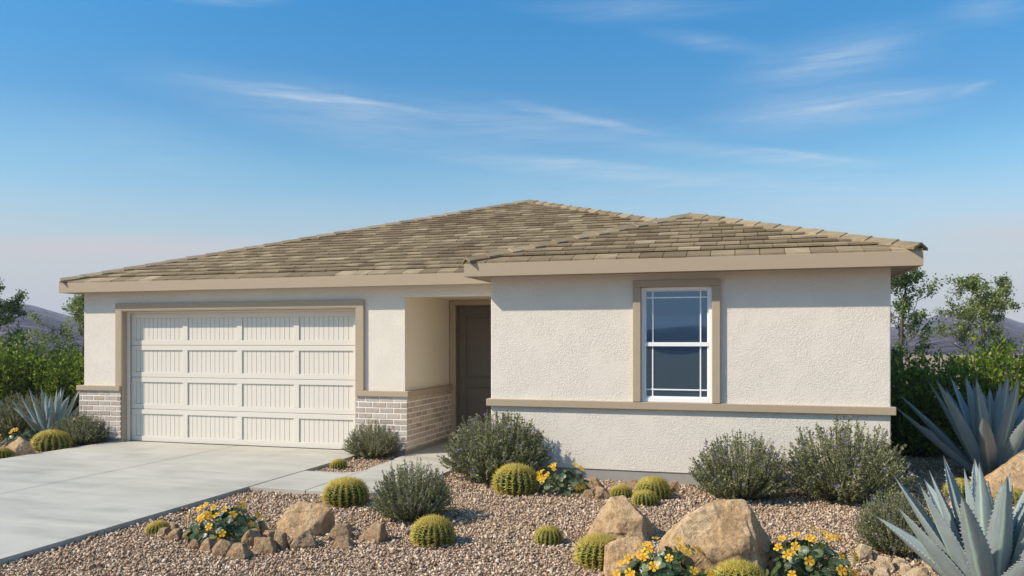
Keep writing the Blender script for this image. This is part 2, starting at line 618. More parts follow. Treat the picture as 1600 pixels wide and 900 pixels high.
# ================================================================== GROUND, DRIVEWAY, WALK, HILLS
GZ = -0.055
SLAB = 0.0


def build_ground():
    mb = MB()
    mb.quad((-1590, -1590, GZ), (1590, -1590, GZ), (1590, 1590, GZ), (-1590, 1590, GZ))
    mb.build('ground', M['ground'], kind='structure')

    g = 0.006
    xs = [-10.38, -7.985, -5.59]
    ys = [-6.0, -1.2, 1.2, 3.55, 5.88, 8.15, 10.59, 11.2]
    mb = MB()
    for i in range(2):
        for j in range(len(ys) - 1):
            mb.box(xs[i] + g * (i > 0), xs[i + 1] - g * (i == 0), ys[j] + g * 0.6, ys[j + 1] - g * 0.6, -0.16, SLAB)
    mb.box(xs[0] + 0.01, xs[2] - 0.01, ys[0] + 0.01, ys[-1] - 0.01, -0.17, -0.022)
    mb.build('driveway', M['concrete'], bevel=0.003, kind='structure')

    def arc(cx, cy, r, a0, a1, n=8):
        return [(cx + r * math.cos(R(a0 + (a1 - a0) * k / n)), cy + r * math.sin(R(a0 + (a1 - a0) * k / n))) for k in range(n + 1)]
    mb = MB()
    x0 = -5.575
    mb.prism([(x0, 8.06), (-4.84, 8.06), (-4.84, 9.285), (x0, 9.285)], -0.16, SLAB - 0.004)
    xl, xr = -4.826, -3.735
    poly = [(xl, 8.06)] + arc(xr - 0.55, 8.06 + 0.55, 0.55, -90, 0) + [(xr, 10.6), (xl - 0.03, 10.6), (xl - 0.03, 9.75)]
    mb.prism(poly + [(xl, 9.6)], -0.16, SLAB - 0.004)
    mb.prism([(xl - 0.07, 10.612), (xr + 0.53, 10.612), (xr + 0.53, 13.02), (xl - 0.07, 13.02)], -0.16, SLAB - 0.004)
    # fillet in the corner of the small bed
    fil = arc(xl - 0.30, 9.285 + 0.30, 0.30, -90, 0)
    mb.prism([(xl - 0.012, 9.297)] + list(reversed(fil))[:-1] + [(xl - 0.31, 9.297)], -0.16, SLAB - 0.005)
    mb.build('walkway', M['concrete'], bevel=0.006, kind='structure')


build_ground()


def build_hills():
    # desert hills all round the plain: azimuth from +Y towards +X, heights for a crest 1150 m away
    D = 1150.0
    nx, ny = 1500, 44
    ctrl = [(-1400, 500), (-700, 484), (-300, 490), (-80, 484), (0, 477), (35, 475), (62, 481), (85, 488), (110, 494), (150, 506), (300, 505), (500, 492),
            (800, 505), (1100, 515), (1300, 508), (1400, 512), (1444, 500), (1470, 492), (1488, 487), (1520, 498), (1545, 492),
            (1562, 492), (1580, 501), (1600, 508), (1700, 505), (1900, 490), (2300, 505), (3000, 500)]
    ca = [px_dir(x, 500)[0] for x, _ in ctrl]
    ch = [math.tan(px_dir(x, y)[1]) * D for x, y in ctrl]
    lo_, hi_ = ca[0], ca[-1]
    # the country behind the viewpoint
    rest = 2 * math.pi - (hi_ - lo_)
    for k, hgt in enumerate((22, 32, 16, 30, 20, 26, 34, 28)):
        ca.append(hi_ + rest * (k + 1) / 9)
        ch.append(hgt)
    ca.append(lo_ + 2 * math.pi)
    ch.append(ch[0])
    az_ = np.linspace(lo_, lo_ + 2 * math.pi, nx)
    hh = np.interp(az_, ca, ch)
    k = np.hanning(9)
    hh = np.convolve(np.pad(hh, 4, 'wrap'), k / k.sum(), 'valid')
    V = []
    for j in range(ny):
        s = j / (ny - 1)
        d = 80 + (1500 - 80) * s ** 1.3
        q = min(1.0, (d - 80) / (D - 80))
        prof = q ** 1.05 if d <= D else max(0.0, 1 - (d - D) / 350) ** 1.5
        for i in range(nx):
            x, y = d * math.sin(az_[i]), d * math.cos(az_[i])
            f = mnoise.fractal(Vector((x * 0.008, y * 0.008, 3)), 0.9, 2.1, 6)
            r = 1 - abs(mnoise.noise(Vector((x * 0.011, y * 0.011, 9)))) * 1.6
            z = hh[i] * prof * (1 + (0.16 * f + 0.12 * r) * (1 - prof * 0.8)) + f * 1.4 * prof
            V.append((x, y, EYE * prof + z - 1.5 * (1 - prof)))
    F = []
    for j in range(ny - 1):
        for i in range(nx - 1):
            a = j * nx + i
            F.append((a, a + 1, a + nx + 1, a + nx))
    me = mesh_np('hills', V, np.array(F), [M['hill']], smooth=True)
    link('hills', me, kind='structure')

    # desert air
    m, t = new_mat('desert_air')
    out = t.n('ShaderNodeOutputMaterial')
    pv = t.n('ShaderNodeVolumePrincipled')
    pv.inputs['Color'].default_value = (0.82, 0.86, 1.0, 1)
    pv.inputs['Density'].default_value = HAZE
    pv.inputs['Anisotropy'].default_value = 0.0
    t.put(out.inputs['Volume'], pv.outputs[0])
    mb = MB()
    mb.box(-1600, 1600, -1600, 1600, -4.5, 80)
    mb.build('haze', m, kind='stuff')


HAZE = 0.00042
build_hills()

# ================================================================== HOUSE
XL, XR = -11.31, 1.91          # eaves left / right
YM, YW = 10.87, 9.645          # eave fronts: garage block / wing
XWL = -3.47                    # wing eave, left
YB = 26.0
WX0, WX1, WY = -3.195, 1.628, 9.93     # wing walls
GX0, GX1, GY = -11.0, -4.945, 11.10    # garage block walls
RY = 13.0                              # back of the entry recess
FZ0, FZ1 = 2.545, 2.712
P = 0.329

house = thing('house', 'single storey white stucco house with a tan tile hip roof and a white garage door', 'house', (-4.7, 17.0, 0))


def walls():
    def grid(mb, us, vs, hole, fn):
        for i in range(len(us) - 1):
            for j in range(len(vs) - 1):
                if hole and hole(0.5 * (us[i] + us[i + 1]), 0.5 * (vs[j] + vs[j + 1])):
                    continue
                mb.quad(fn(us[i], vs[j]), fn(us[i + 1], vs[j]), fn(us[i + 1], vs[j + 1]), fn(us[i], vs[j + 1]))
    top = 2.60
    # wing
    mb = MB()
    a, b, z0, z1 = -1.235, -0.350, 0.95, 2.395
    grid(mb, [WX0, a, b, WX1], [0.09, z0, z1, top], lambda u, v: a < u < b and z0 < v < z1, lambda u, v: (u, WY, v))
    d = 0.10
    mb.quad((a, WY, z0), (a, WY, z1), (a, WY + d, z1), (a, WY + d, z0))
    mb.quad((b, WY, z0), (b, WY + d, z0), (b, WY + d, z1), (b, WY, z1))
    mb.quad((a, WY, z1), (b, WY, z1), (b, WY + d, z1), (a, WY + d, z1))
    mb.quad((a, WY, z0), (a, WY + d, z0), (b, WY + d, z0), (b, WY, z0))
    grid(mb, [WY, YB - 0.3], [0.09, z0, z1, top], None, lambda u, v: (WX1, u, v))
    grid(mb, [RY, WY], [0.09, z0, z1, top], None, lambda u, v: (WX0, u, v))
    mb.quad((WX0, WY, top), (WX1, WY, top), (WX1, YB - .3, top), (WX0, YB - .3, top))
    mb.quad((WX0, WY, .09), (WX1, WY, .09), (WX1, YB - .3, .09), (WX0, YB - .3, .09))
    mb.build('wall', M['stucco'], house, bevel=0.014, segs=3, merge=True)
    # garage block
    mb = MB()
    a, b, z1 = -10.17, -5.745, 2.24
    hz = 2.39
    grid(mb, [GX0, a, b, GX1], [-0.04, z1, hz, top], lambda u, v: a < u < b and v < z1, lambda u, v: (u, GY, v))
    grid(mb, [GX1, WX0 - 0.004], [hz, top], None, lambda u, v: (u, GY, v))
    d = 0.17
    mb.quad((a, GY, -.04), (a, GY, z1), (a, GY + d, z1), (a, GY + d, -.04))
    mb.quad((b, GY, -.04), (b, GY + d, -.04), (b, GY + d, z1), (b, GY, z1))
    mb.quad((a, GY, z1), (b, GY, z1), (b, GY + d, z1), (a, GY + d, z1))
    mb.quad((GX1, GY, hz), (WX0 - .004, GY, hz), (WX0 - .004, GY + .2, hz), (GX1, GY + .2, hz))
    grid(mb, [YB - 0.3, GY], [-0.04, z1, hz, top], None, lambda u, v: (GX0, u, v))
    mb.quad((GX0, GY, top), (GX1, GY, top), (GX1, YB - .3, top), (GX0, YB - .3, top))
    mb.quad((GX0, YB - .3, -.04), (WX1 - .01, YB - .3, -.04), (WX1 - .01, YB - .3, top), (GX0, YB - .3, top))
    mb.build('wall', M['stucco'], house, bevel=0.014, segs=3, merge=True)
    # entry recess, warmer and smoother stucco than the outer walls
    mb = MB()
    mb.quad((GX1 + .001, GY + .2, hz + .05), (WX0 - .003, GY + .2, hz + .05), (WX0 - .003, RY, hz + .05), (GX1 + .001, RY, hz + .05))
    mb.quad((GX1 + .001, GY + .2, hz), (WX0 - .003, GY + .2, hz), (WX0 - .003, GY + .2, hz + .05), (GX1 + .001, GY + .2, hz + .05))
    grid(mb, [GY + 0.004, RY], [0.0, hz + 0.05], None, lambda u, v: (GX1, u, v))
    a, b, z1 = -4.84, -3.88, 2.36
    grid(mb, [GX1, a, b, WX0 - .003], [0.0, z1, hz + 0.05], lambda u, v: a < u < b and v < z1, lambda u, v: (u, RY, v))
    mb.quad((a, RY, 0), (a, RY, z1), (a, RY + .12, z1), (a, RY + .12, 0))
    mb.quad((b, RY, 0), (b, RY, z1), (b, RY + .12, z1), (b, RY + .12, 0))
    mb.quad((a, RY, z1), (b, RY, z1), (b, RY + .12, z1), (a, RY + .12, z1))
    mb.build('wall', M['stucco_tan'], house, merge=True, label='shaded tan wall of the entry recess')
    # foundation strip
    mb = MB()
    e = 0.012
    mb.box(WX0 + e, WX1 - e, WY + e, YB - .32, -0.2, 0.088)
    mb.build('foundation', M['foundation'], house, bevel=0.004)


walls()


def fascia_roof():
    # eave ring (open at back side it simply closes)
    ring = [(XL, YB), (XL, YM), (XWL, YM), (XWL, YW), (XR, YW), (XR, YB)]
    t = 0.045

    def inset(k):
        return [(XL + k, YB - k), (XL + k, YM + k), (XWL + k, YM + k), (XWL + k, YW + k), (XR - k, YW + k), (XR - k, YB - k)]
    inn = inset(t)
    mb = MB()
    n = len(ring)
    for i in range(n):
        a, b = ring[i], ring[(i + 1) % n]
        c, d = inn[(i + 1) % n], inn[i]
        lo = [(p[0], p[1], FZ0) for p in (a, b, c, d)]
        hi = [(p[0], p[1], FZ1) for p in (a, b, c, d)]
        mb.slab(lo, hi)
    mb.build('fascia', M['fascia'], house, bevel=0.004)
    mb = MB()
    z = FZ0 + 0.012
    e = 0.002
    mb.quad((XL + t, YM + t, z), (XWL + t, YM + t, z), (XWL + t, GY + .02, z), (XL + t, GY + .02, z))
    mb.quad((XL + t, GY + .02, z), (GX0 + .02, GY + .02, z), (GX0 + .02, YB - t, z), (XL + t, YB - t, z))
    mb.quad((XWL + t, YW + t, z), (XR - t, YW + t, z), (XR - t, WY + .02, z), (XWL + t, WY + .02, z))
    mb.quad((XWL + t, WY + .02, z), (WX0 + .02, WY + .02, z), (WX0 + .02, YM + t, z), (XWL + t, YM + t, z))
    mb.quad((WX1 - .02, WY + .02, z), (XR - t, WY + .02, z), (XR - t, YB - t, z), (WX1 - .02, YB - t, z))
    mb.build('soffit', M['soffit'], house)


fascia_roof()


def roof():
    c45 = math.sqrt(1 + P * P)
    ex = 0.247                       # course in plan
    base = MB()
    tiles = MB()
    Z0 = FZ1 - 0.006
    nrm_z = 1 / c45

    def slope(to3, lo, hi, dmax, seed):
        """to3(u, d) -> (x, y) plan; lo(d), hi(d): trimmed ends; d from the eave"""
        rr = random.Random(seed)
        k = 0
        d = 0.004
        while d < dmax - 0.05:
            d1 = min(d + ex + 0.05, dmax)
            wid = 0.28
            u = lo(d) - rr.uniform(0, wid) - (wid / 2 if k % 2 else 0)
            uend = hi(d)
            while u < uend:
                gap = 0.004
                u0, u1 = u + gap, u + wid - gap
                a0, a1 = max(u0, lo(d)), min(u1, hi(d))
                b0, b1 = max(u0, lo(d1)), min(u1, hi(d1))
                if a1 - a0 > 0.03:
                    if b1 < b0 + 0.004:
                        m_ = min(max(0.5 * (a0 + a1), lo(d1)), hi(d1))
                        b0, b1 = m_ - 0.002, m_ + 0.002
                    lift = (0.040 if k else 0.008) + rr.uniform(-0.002, 0.003)
                    dd = d + rr.uniform(-0.004, 0.004)
                    th = 0.019
                    lo_pts, hi_pts = [], []
                    for (uu, q, lf) in ((a0, dd, lift), (a1, dd, lift), (b1, d1, 0.004), (b0, d1, 0.004)):
                        x, y = to3(uu, q)
                        z = Z0 + P * q + lf
                        lo_pts.append((x, y, z - (0.003 if k else 0.014)))
                        hi_pts.append((x, y, z + th))
                    tiles.slab(lo_pts, hi_pts)
                u += wid
            d += ex
            k += 1
        # deck under the tiles
        N = 10
        for i in range(N):
            q0, q1 = dmax * i / N, dmax * (i + 1) / N
            pts = []
            for (uu, q) in ((lo(q0), q0), (hi(q0), q0), (hi(q1), q1), (lo(q1), q1)):
                x, y = to3(uu, q)
                pts.append((x, y, Z0 + P * q - 0.006))
            base.quad(*pts)

    dm = (XR - XL) / 2
    dw = (XR - XWL) / 2
    slope(lambda u, d: (u, YM + d), lambda d: XL + d, lambda d: XR - d, dm, 1)                        # garage front slope
    slope(lambda u, d: (u, YW + d), lambda d: XWL + d, lambda d: XR - d, dw, 2)                      # wing front slope
    slope(lambda u, d: (XWL + d, u), lambda d: YW + d, lambda d: YM + d + 0.15, dw, 3)               # wing left slope
    slope(lambda u, d: (XR - d, u), lambda d: (YW + d) if d < dw else (YM + d), lambda d: YB - d, dm, 4)
    slope(lambda u, d: (XL + d, u), lambda d: YM + d, lambda d: YB - d, dm, 5)
    slope(lambda u, d: (u, YB - d), lambda d: XL + d, lambda d: XR - d, dm, 6)
    deck = base.build('roof', M['soffit'], house)
    tl = tiles.build('tile_field', M['tile'], deck, world_coords=False)
    tl.parent = deck
    # hip and ridge caps
    caps = MB()
    rr = random.Random(9)

    def cap_run(p0, p1, s0, s1):
        """p0 low end to p1 high end; s0/s1: the down-slope horizontal directions of the two planes"""
        p0, p1 = Vector(p0), Vector(p1)
        L = (p1 - p0).length
        ax = (p1 - p0).normalized()
        n = max(1, round(L / 0.36))
        st = L / n
        sides = []
        for s in (s0, s1):
            v = Vector((s[0], s[1], -P)).normalized()
            v = (v - ax * v.dot(ax)).normalized()
            sides.append(v)
        up = Vector((0, 0, 1))
        for i in range(n):
            a = p0 + ax * (st * i - (0.045 if i else -0.02))
            b = p0 + ax * (st * (i + 1) + 0.0)
            wdt = 0.125
            for lf0, lf1 in ((0.053 + rr.uniform(-.002, .003), 0.036),):
                top = []
                bot = []
                for (q, lf, wd) in ((a, lf0, wdt), (b, lf1, wdt * 0.94)):
                    row_t = [q + sides[0] * wd + up * (lf + 0.012), q + sides[0] * 0.03 + up * (lf + 0.034), q + up * (lf + 0.042),
                             q + sides[1] * 0.03 + up * (lf + 0.034), q + sides[1] * wd + up * (lf + 0.012)]
                    row_b = [v - up * 0.034 for v in row_t]
                    top.append(row_t)
                    bot.append(row_b)
                i0 = len(caps.v)
                allv = top[0] + top[1] + bot[0] + bot[1]
                caps.v += [tuple(v) for v in allv]
                for k in range(4):
                    caps.f.append((i0 + k, i0 + k + 1, i0 + 5 + k + 1, i0 + 5 + k))
                    caps.f.append((i0 + 10 + k + 1, i0 + 10 + k, i0 + 15 + k, i0 + 15 + k + 1))
                    caps.f.append((i0 + k + 1, i0 + k, i0 + 10 + k, i0 + 10 + k + 1))
                    caps.f.append((i0 + 5 + k, i0 + 5 + k + 1, i0 + 15 + k + 1, i0 + 15 + k))
                caps.f.append((i0, i0 + 5, i0 + 15, i0 + 10))
                caps.f.append((i0 + 4, i0 + 14, i0 + 19, i0 + 9))
                caps.m += [0] * 18

    def pt(x, y, d):
        return (x, y, Z0 + P * d)
    xm, xw = (XL + XR) / 2, (XWL + XR) / 2
    ym = YM + dm
    cap_run(pt(XL, YM, 0), pt(xm, ym, dm), (0, -1), (-1, 0))
    cap_run(pt(XR - dw, YM + dw, dw), pt(xm, ym, dm), (0, -1), (1, 0))
    cap_run(pt(XWL, YW, 0), pt(xw, YW + dw, dw), (0, -1), (-1, 0))
    cap_run(pt(XR, YW, 0), pt(xw, YW + dw, dw), (0, -1), (1, 0))
    cap_run(pt(xw, YW + dw, dw), pt(xw, YM + dw, dw), (-1, 0), (1, 0))
    cap_run(pt(xm, ym, dm), pt(xm, YB - dm, dm), (-1, 0), (1, 0))
    cap_run(pt(XL, YB, 0), pt(xm, YB - dm, dm), (0, 1), (-1, 0))
    cap_run(pt(XR, YB, 0), pt(xm, YB - dm, dm), (0, 1), (1, 0))
    caps.build('hip_caps', M['hip_tile'], deck, world_coords=False, bevel=0.004, segs=1)


roof()


def trims():
    # band round the wing
    z0, z1 = 0.862, 0.955
    p = 0.05
    mb = MB()
    mb.box(WX0 - p, WX1 + p, WY - p, WY + 0.02, z0, z1)
    mb.box(WX0 - p, WX0 + 0.02, WY + 0.0202, RY - 0.01, z0, z1)
    mb.box(WX1 - 0.02, WX1 + p, WY + 0.0202, YB - 0.4, z0, z1)
    mb.build('sill_band', M['trim'], house, bevel=0.006)
    # caps over the brick
    mb = MB()
    z0, z1 = 0.868, 0.952
    q = 0.085
    mb.box(GX0 - q, -10.17 - 0.003, GY - q, GY + 0.01, z0, z1)
    mb.box(GX0 - q, GX0 + 0.01, GY + 0.0102, 13.0, z0, z1)
    mb.build('brick_cap', M['trim'], house, bevel=0.006)
    mb = MB()
    mb.box(-5.745 + 0.003, GX1 + q, GY - q, GY + 0.01, z0, z1)
    mb.box(GX1 - 0.01, GX1 + q, GY + 0.0102, RY - 0.002, z0, z1)
    mb.build('brick_cap', M['trim'], house, bevel=0.006)
    # garage surround
    mb = MB()
    a, b, zt = -10.17, -5.745, 2.24
    tw, tp = 0.125, 0.045
    mb.box(a - tw, a, GY - tp, GY + .01, z1 + 0.001, zt)
    mb.box(b, b + tw, GY - tp, GY + .01, z1 + 0.001, zt)
    mb.box(a - tw, b + tw, GY - tp, GY + .01, zt + .0005, zt + tw - .01)
    # jamb linings
    mb.box(a + .0005, a + .016, GY - tp + .004, GY + .11, -0.01, zt - .001)
    mb.box(b - .016, b - .0005, GY - tp + .004, GY + .11, -0.01, zt - .001)
    mb.box(a + .017, b - .017, GY - tp + .004, GY + .11, zt - .016, zt - .001)
    mb.build('garage_surround', M['trim'], house, bevel=0.005)


trims()


def bricks():
    def lay(mb, mm, to, ulen, zlo, zhi, seed, ends=(0, 0)):
        rr = random.Random(seed)
        ch, bl, j = 0.0857, 0.237, 0.018
        k = 0
        z = zhi - ch + 0.002
        while z > zlo - ch + 0.02:
            u = -bl * (0.5 if k % 2 else 0.0) - 0.02
            zz0 = max(z + j / 2, zlo)
            zz1 = z + ch - j / 2
            while u < ulen:
                u0, u1 = max(u + j / 2, 0.0), min(u + bl - j / 2, ulen)
                if u1 - u0 > 0.02 and zz1 - zz0 > .02:
                    o = rr.uniform(-0.0015, 0.0025)
                    to(mb, u0, u1, zz0 + rr.uniform(-.0015, .0015), zz1 + rr.uniform(-.0015, .0015), 0.0045 + o)
                u += bl
            z -= ch
            k += 1
    d = 0.05
    zlo, zhi = 0.055, 0.866
    # right pier: front face and the side along the walk
    mo, mb = MB(), MB()
    a, b = -5.745 + 0.004, GX1 + d
    mo.box(a, b, GY - d, GY - .001, zlo, zhi)
    mo.box(GX1 + .001, b, GY - .0005, RY - .002, zlo, zhi)
    # front: measured from the corner leftwards
    lay(mb, mo, lambda m, u0, u1, z0, z1, o: m.box(b - u1 + .0, b - u0 + (0.009 if u0 == 0 else 0), GY - d - o, GY - d + .012, z0, z1), b - a, zlo, zhi, 1)
    lay(mb, mo, lambda m, u0, u1, z0, z1, o: m.box(b - .012, b + o, GY - d + .0125 + u0, GY - d + .0125 + u1, z0, z1), RY - .01 - (GY - d) - .0125, zlo, zhi, 2)
    v = mo.build('brick_veneer', M['mortar'], house)
    mb.build('brick_courses', M['brick'], v, bevel=0.003, segs=1, world_coords=False)
    # left pier
    mo, mb = MB(), MB()
    a2, b2 = GX0 - d, -10.17 - .004
    mo.box(a2, b2, GY - d, GY - .001, zlo, zhi)
    mo.box(a2, GX0 - .001, GY - .0005, 13.0, zlo, zhi)
    lay(mb, mo, lambda m, u0, u1, z0, z1, o: m.box(b2 - u1, b2 - u0, GY - d - o, GY - d + .012, z0, z1), b2 - a2, zlo, zhi, 3)
    lay(mb, mo, lambda m, u0, u1, z0, z1, o: m.box(a2 - o, a2 + .012, GY - d + .0125 + u0, GY - d + .0125 + u1, z0, z1), 1.9, zlo, zhi, 4)
    v = mo.build('brick_veneer', M['mortar'], house)
    mb.build('brick_courses', M['brick'], v, bevel=0.003, segs=1, world_coords=False)
    # concrete footing showing under the brick
    mb = MB()
    mb.box(a + .02, b - .025, GY - d + .025, GY - .002, -0.2, zlo - .001)
    mb.box(GX1 + .002, b - .025, GY - .0015, RY - .003, -0.2, zlo - .001)
    mb.build('footing', M['foundation'], house)
    mb = MB()
    mb.box(a2 + .02, b2 - .02, GY - d + .025, GY - .002, -0.2, zlo - .001)
    mb.build('footing', M['foundation'], house)


bricks()


def garage_door():
    a, b, zt = -10.17 + .017, -5.745 - .017, 2.24 - .017
    y = 11.25
    root = MB()
    s, p, g = 0.125, 0.985, 0.0985
    wtot = b - a
    p = (wtot - 2 * s - 3 * g) / 4
    pitch = 0.545
    ph = 0.375
    zb = 0.095
    f = 0.022                               # frame stands proud of the planks
    # stop moulding round the opening
    root.box(a, a + 0.045, y - 0.09, y - 0.05, 0, zt)
    root.box(b - 0.045, b, y - 0.09, y - 0.05, 0, zt)
    root.box(a + 0.0455, b - 0.0455, y - 0.09, y - 0.05, zt - 0.03, zt)
    for r in range(4):
        z0 = 0.004 if r == 0 else zb + r * pitch - (pitch - ph) / 2 + 0.003
        z1 = zt - 0.002 if r == 3 else zb + (r + 1) * pitch - (pitch - ph) / 2 - 0.003
        pz0, pz1 = zb + r * pitch, zb + r * pitch + ph
        # rails
        root.box(a + .001, b - .001, y - f, y + .02, z0, pz0)
        root.box(a + .001, b - .001, y - f, y + .02, pz1, z1)
        # stiles
        xs = a + s
        root.box(a + .001, a + s, y - f, y + .02, pz0 + .0003, pz1 - .0003)
        for c in range(4):
            xe = xs + p
            root.box(xe, (xe + g) if c < 3 else b - .001, y - f, y + .02, pz0 + .0003, pz1 - .0003)
            xs = xe + g
    root.box(a, b, y + .021, y + .03, 0, zt)
    gd = root.build('garage_door', M['garage_white'], house, bevel=0.004)
    for r in range(4):
        pz0, pz1 = zb + r * pitch, zb + r * pitch + ph
        xs = a + s
        for c in range(4):
            mb = MB()
            n = 11
            w_ = p / n
            for k in range(n):
                mb.box(xs + k * w_ + .0026, xs + (k + 1) * w_ - .0026, y - .004, y + .016, pz0 + .0012, pz1 - .0012)
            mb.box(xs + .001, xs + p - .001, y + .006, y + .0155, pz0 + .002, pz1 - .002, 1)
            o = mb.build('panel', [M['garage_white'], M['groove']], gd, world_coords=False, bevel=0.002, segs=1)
            xs += p + g


garage_door()


def window():
    a, b, z0, z1 = -1.235, -0.350, 0.955, 2.395
    tw, tp = 0.085, 0.055
    mb = MB()
    mb.box(a - tw, a + .012, WY - tp, WY + .01, z0 + .001, z1 - .012)
    mb.box(b - .012, b + tw, WY - tp, WY + .01, z0 + .001, z1 - .012)
    mb.box(a - tw, b + tw, WY - tp, WY + .01, z1 - .0115, z1 + tw - .012)
    mb.build('window_surround', M['trim'], house, bevel=0.006)
    a, b, z1 = a + .012, b - .012, z1 - .012
    z0 += .001
    y = WY + 0.005
    fr = MB()
    k = 0.042
    fr.box(a, a + k, y, y + .07, z0, z1)
    fr.box(b - k, b, y, y + .07, z0, z1)
    fr.box(a + k + .0003, b - k - .0003, y, y + .07, z1 - k, z1)
    fr.box(a + k + .0003, b - k - .0003, y, y + .07, z0, z0 + k + .01)
    zm = (z0 + z1) / 2 + 0.0
    win = fr.build('window', M['vinyl'], house, bevel=0.004)
    # upper sash sits behind the lower one
    for (lo, hi, yy) in ((zm, z1 - k - .001, y + .030), (z0 + k + .0105, zm - .002, y + .018)):
        sa = MB()
        top = lo == zm
        ins = 0.018
        sa.box(a + k + .001, a + k + ins, yy, yy + .03, lo, hi)
        sa.box(b - k - ins, b - k - .001, yy, yy + .03, lo, hi)
        if top:
            sa.box(a + k + .001, b - k - .001, yy - .03, yy + .029, lo - .022, lo + .028)
            sa.box(a + k + ins + .0003, b - k - ins - .0003, yy, yy + .03, hi - ins * .6, hi)
        else:
            sa.box(a + k + ins + .0003, b - k - ins - .0003, yy, yy + .03, lo, lo + ins)
        gx0, gx1 = a + k + ins, b - k - ins
        br = 0.016
        d = 0.072
        zb = (hi - ins * .6 - 0.085) if top else (lo + ins + 0.075)
        sa.box(gx0 + d, gx0 + d + br, yy + .006, yy + .018, lo + (.029 if top else ins + .0005), hi - (ins * .6 if top else .021))
        sa.box(gx1 - d - br, gx1 - d, yy + .006, yy + .018, lo + (.029 if top else ins + .0005), hi - (ins * .6 if top else .021))
        sa.box(gx0 + .0005, gx1 - .0005, yy + .0045, yy + .0165, zb, zb + br)
        s_ = sa.build('sash', M['vinyl'], win, world_coords=False, bevel=0.002, segs=1)
        gl = MB()
        gl.box(a + k + .002, b - k - .002, yy + .0205, yy + .0245, lo + .001, hi - .001)
        gl.build('pane', M['glass'], win, world_coords=False)
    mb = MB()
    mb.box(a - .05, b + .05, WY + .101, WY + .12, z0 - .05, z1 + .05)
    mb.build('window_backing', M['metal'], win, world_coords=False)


window()


def entry_door():
    a, b, zt = -4.84, -3.88, 2.36
    mb = MB()
    tw, tp = 0.09, 0.035
    mb.box(a - tw, a + .02, RY - tp, RY + .02, 0.0, zt - .02)
    mb.box(b - .02, b + tw, RY - tp, RY + .02, 0.0, zt - .02)
    mb.box(a - tw, b + tw, RY - tp, RY + .02, zt - .0195, zt + .055)
    mb.build('door_surround', M['trim'], house, bevel=0.004)
    a, b, zt = a + .022, b - .022, zt - .022
    y = RY + 0.05
    d = MB()
    # frame
    d.box(a, a + .03, y - .02, y + .06, 0.002, zt)
    d.box(b - .03, b, y - .02, y + .06, 0.002, zt)
    d.box(a + .0305, b - .0305, y - .02, y + .06, zt - .03, zt)
    a, b, zt = a + .031, b - .031, zt - .031
    st = 0.125
    rails = [(0.012, 0.25), (0.92, 1.08), (zt - 0.15, zt)]
    d.box(a, a + st, y, y + .04, .012, zt)
    d.box(b - st, b, y, y + .04, .012, zt)
    for z0, z1 in rails:
        d.box(a + st + .0003, b - st - .0003, y, y + .04, z0, z1)
    d.box(a, b, y + .02, y + .045, .013, zt - .001)
    door = d.build('entry_door', M['door'], house, bevel=0.005)
    for z0, z1 in ((0.25, 0.92), (1.08, zt - .15)):
        pm = MB()
        pm.box(a + st + .035, b - st - .035, y + .006, y + .0195, z0 + .035, z1 - .035)
        pm.build('panel', M['door'], door, world_coords=False, bevel=0.006)
    h = MB()
    h.box(b - .09, b - .05, y - .012, y - .0005, 0.96, 1.16)
    h.box(b - .085, b - .055, y - .05, y - .0125, 1.0, 1.03)
    h.box(b - .20, b - .055, y - .062, y - .0505, 1.0, 1.03)
    h.build('handle', M['metal'], door, world_coords=False, bevel=0.003)


entry_door()

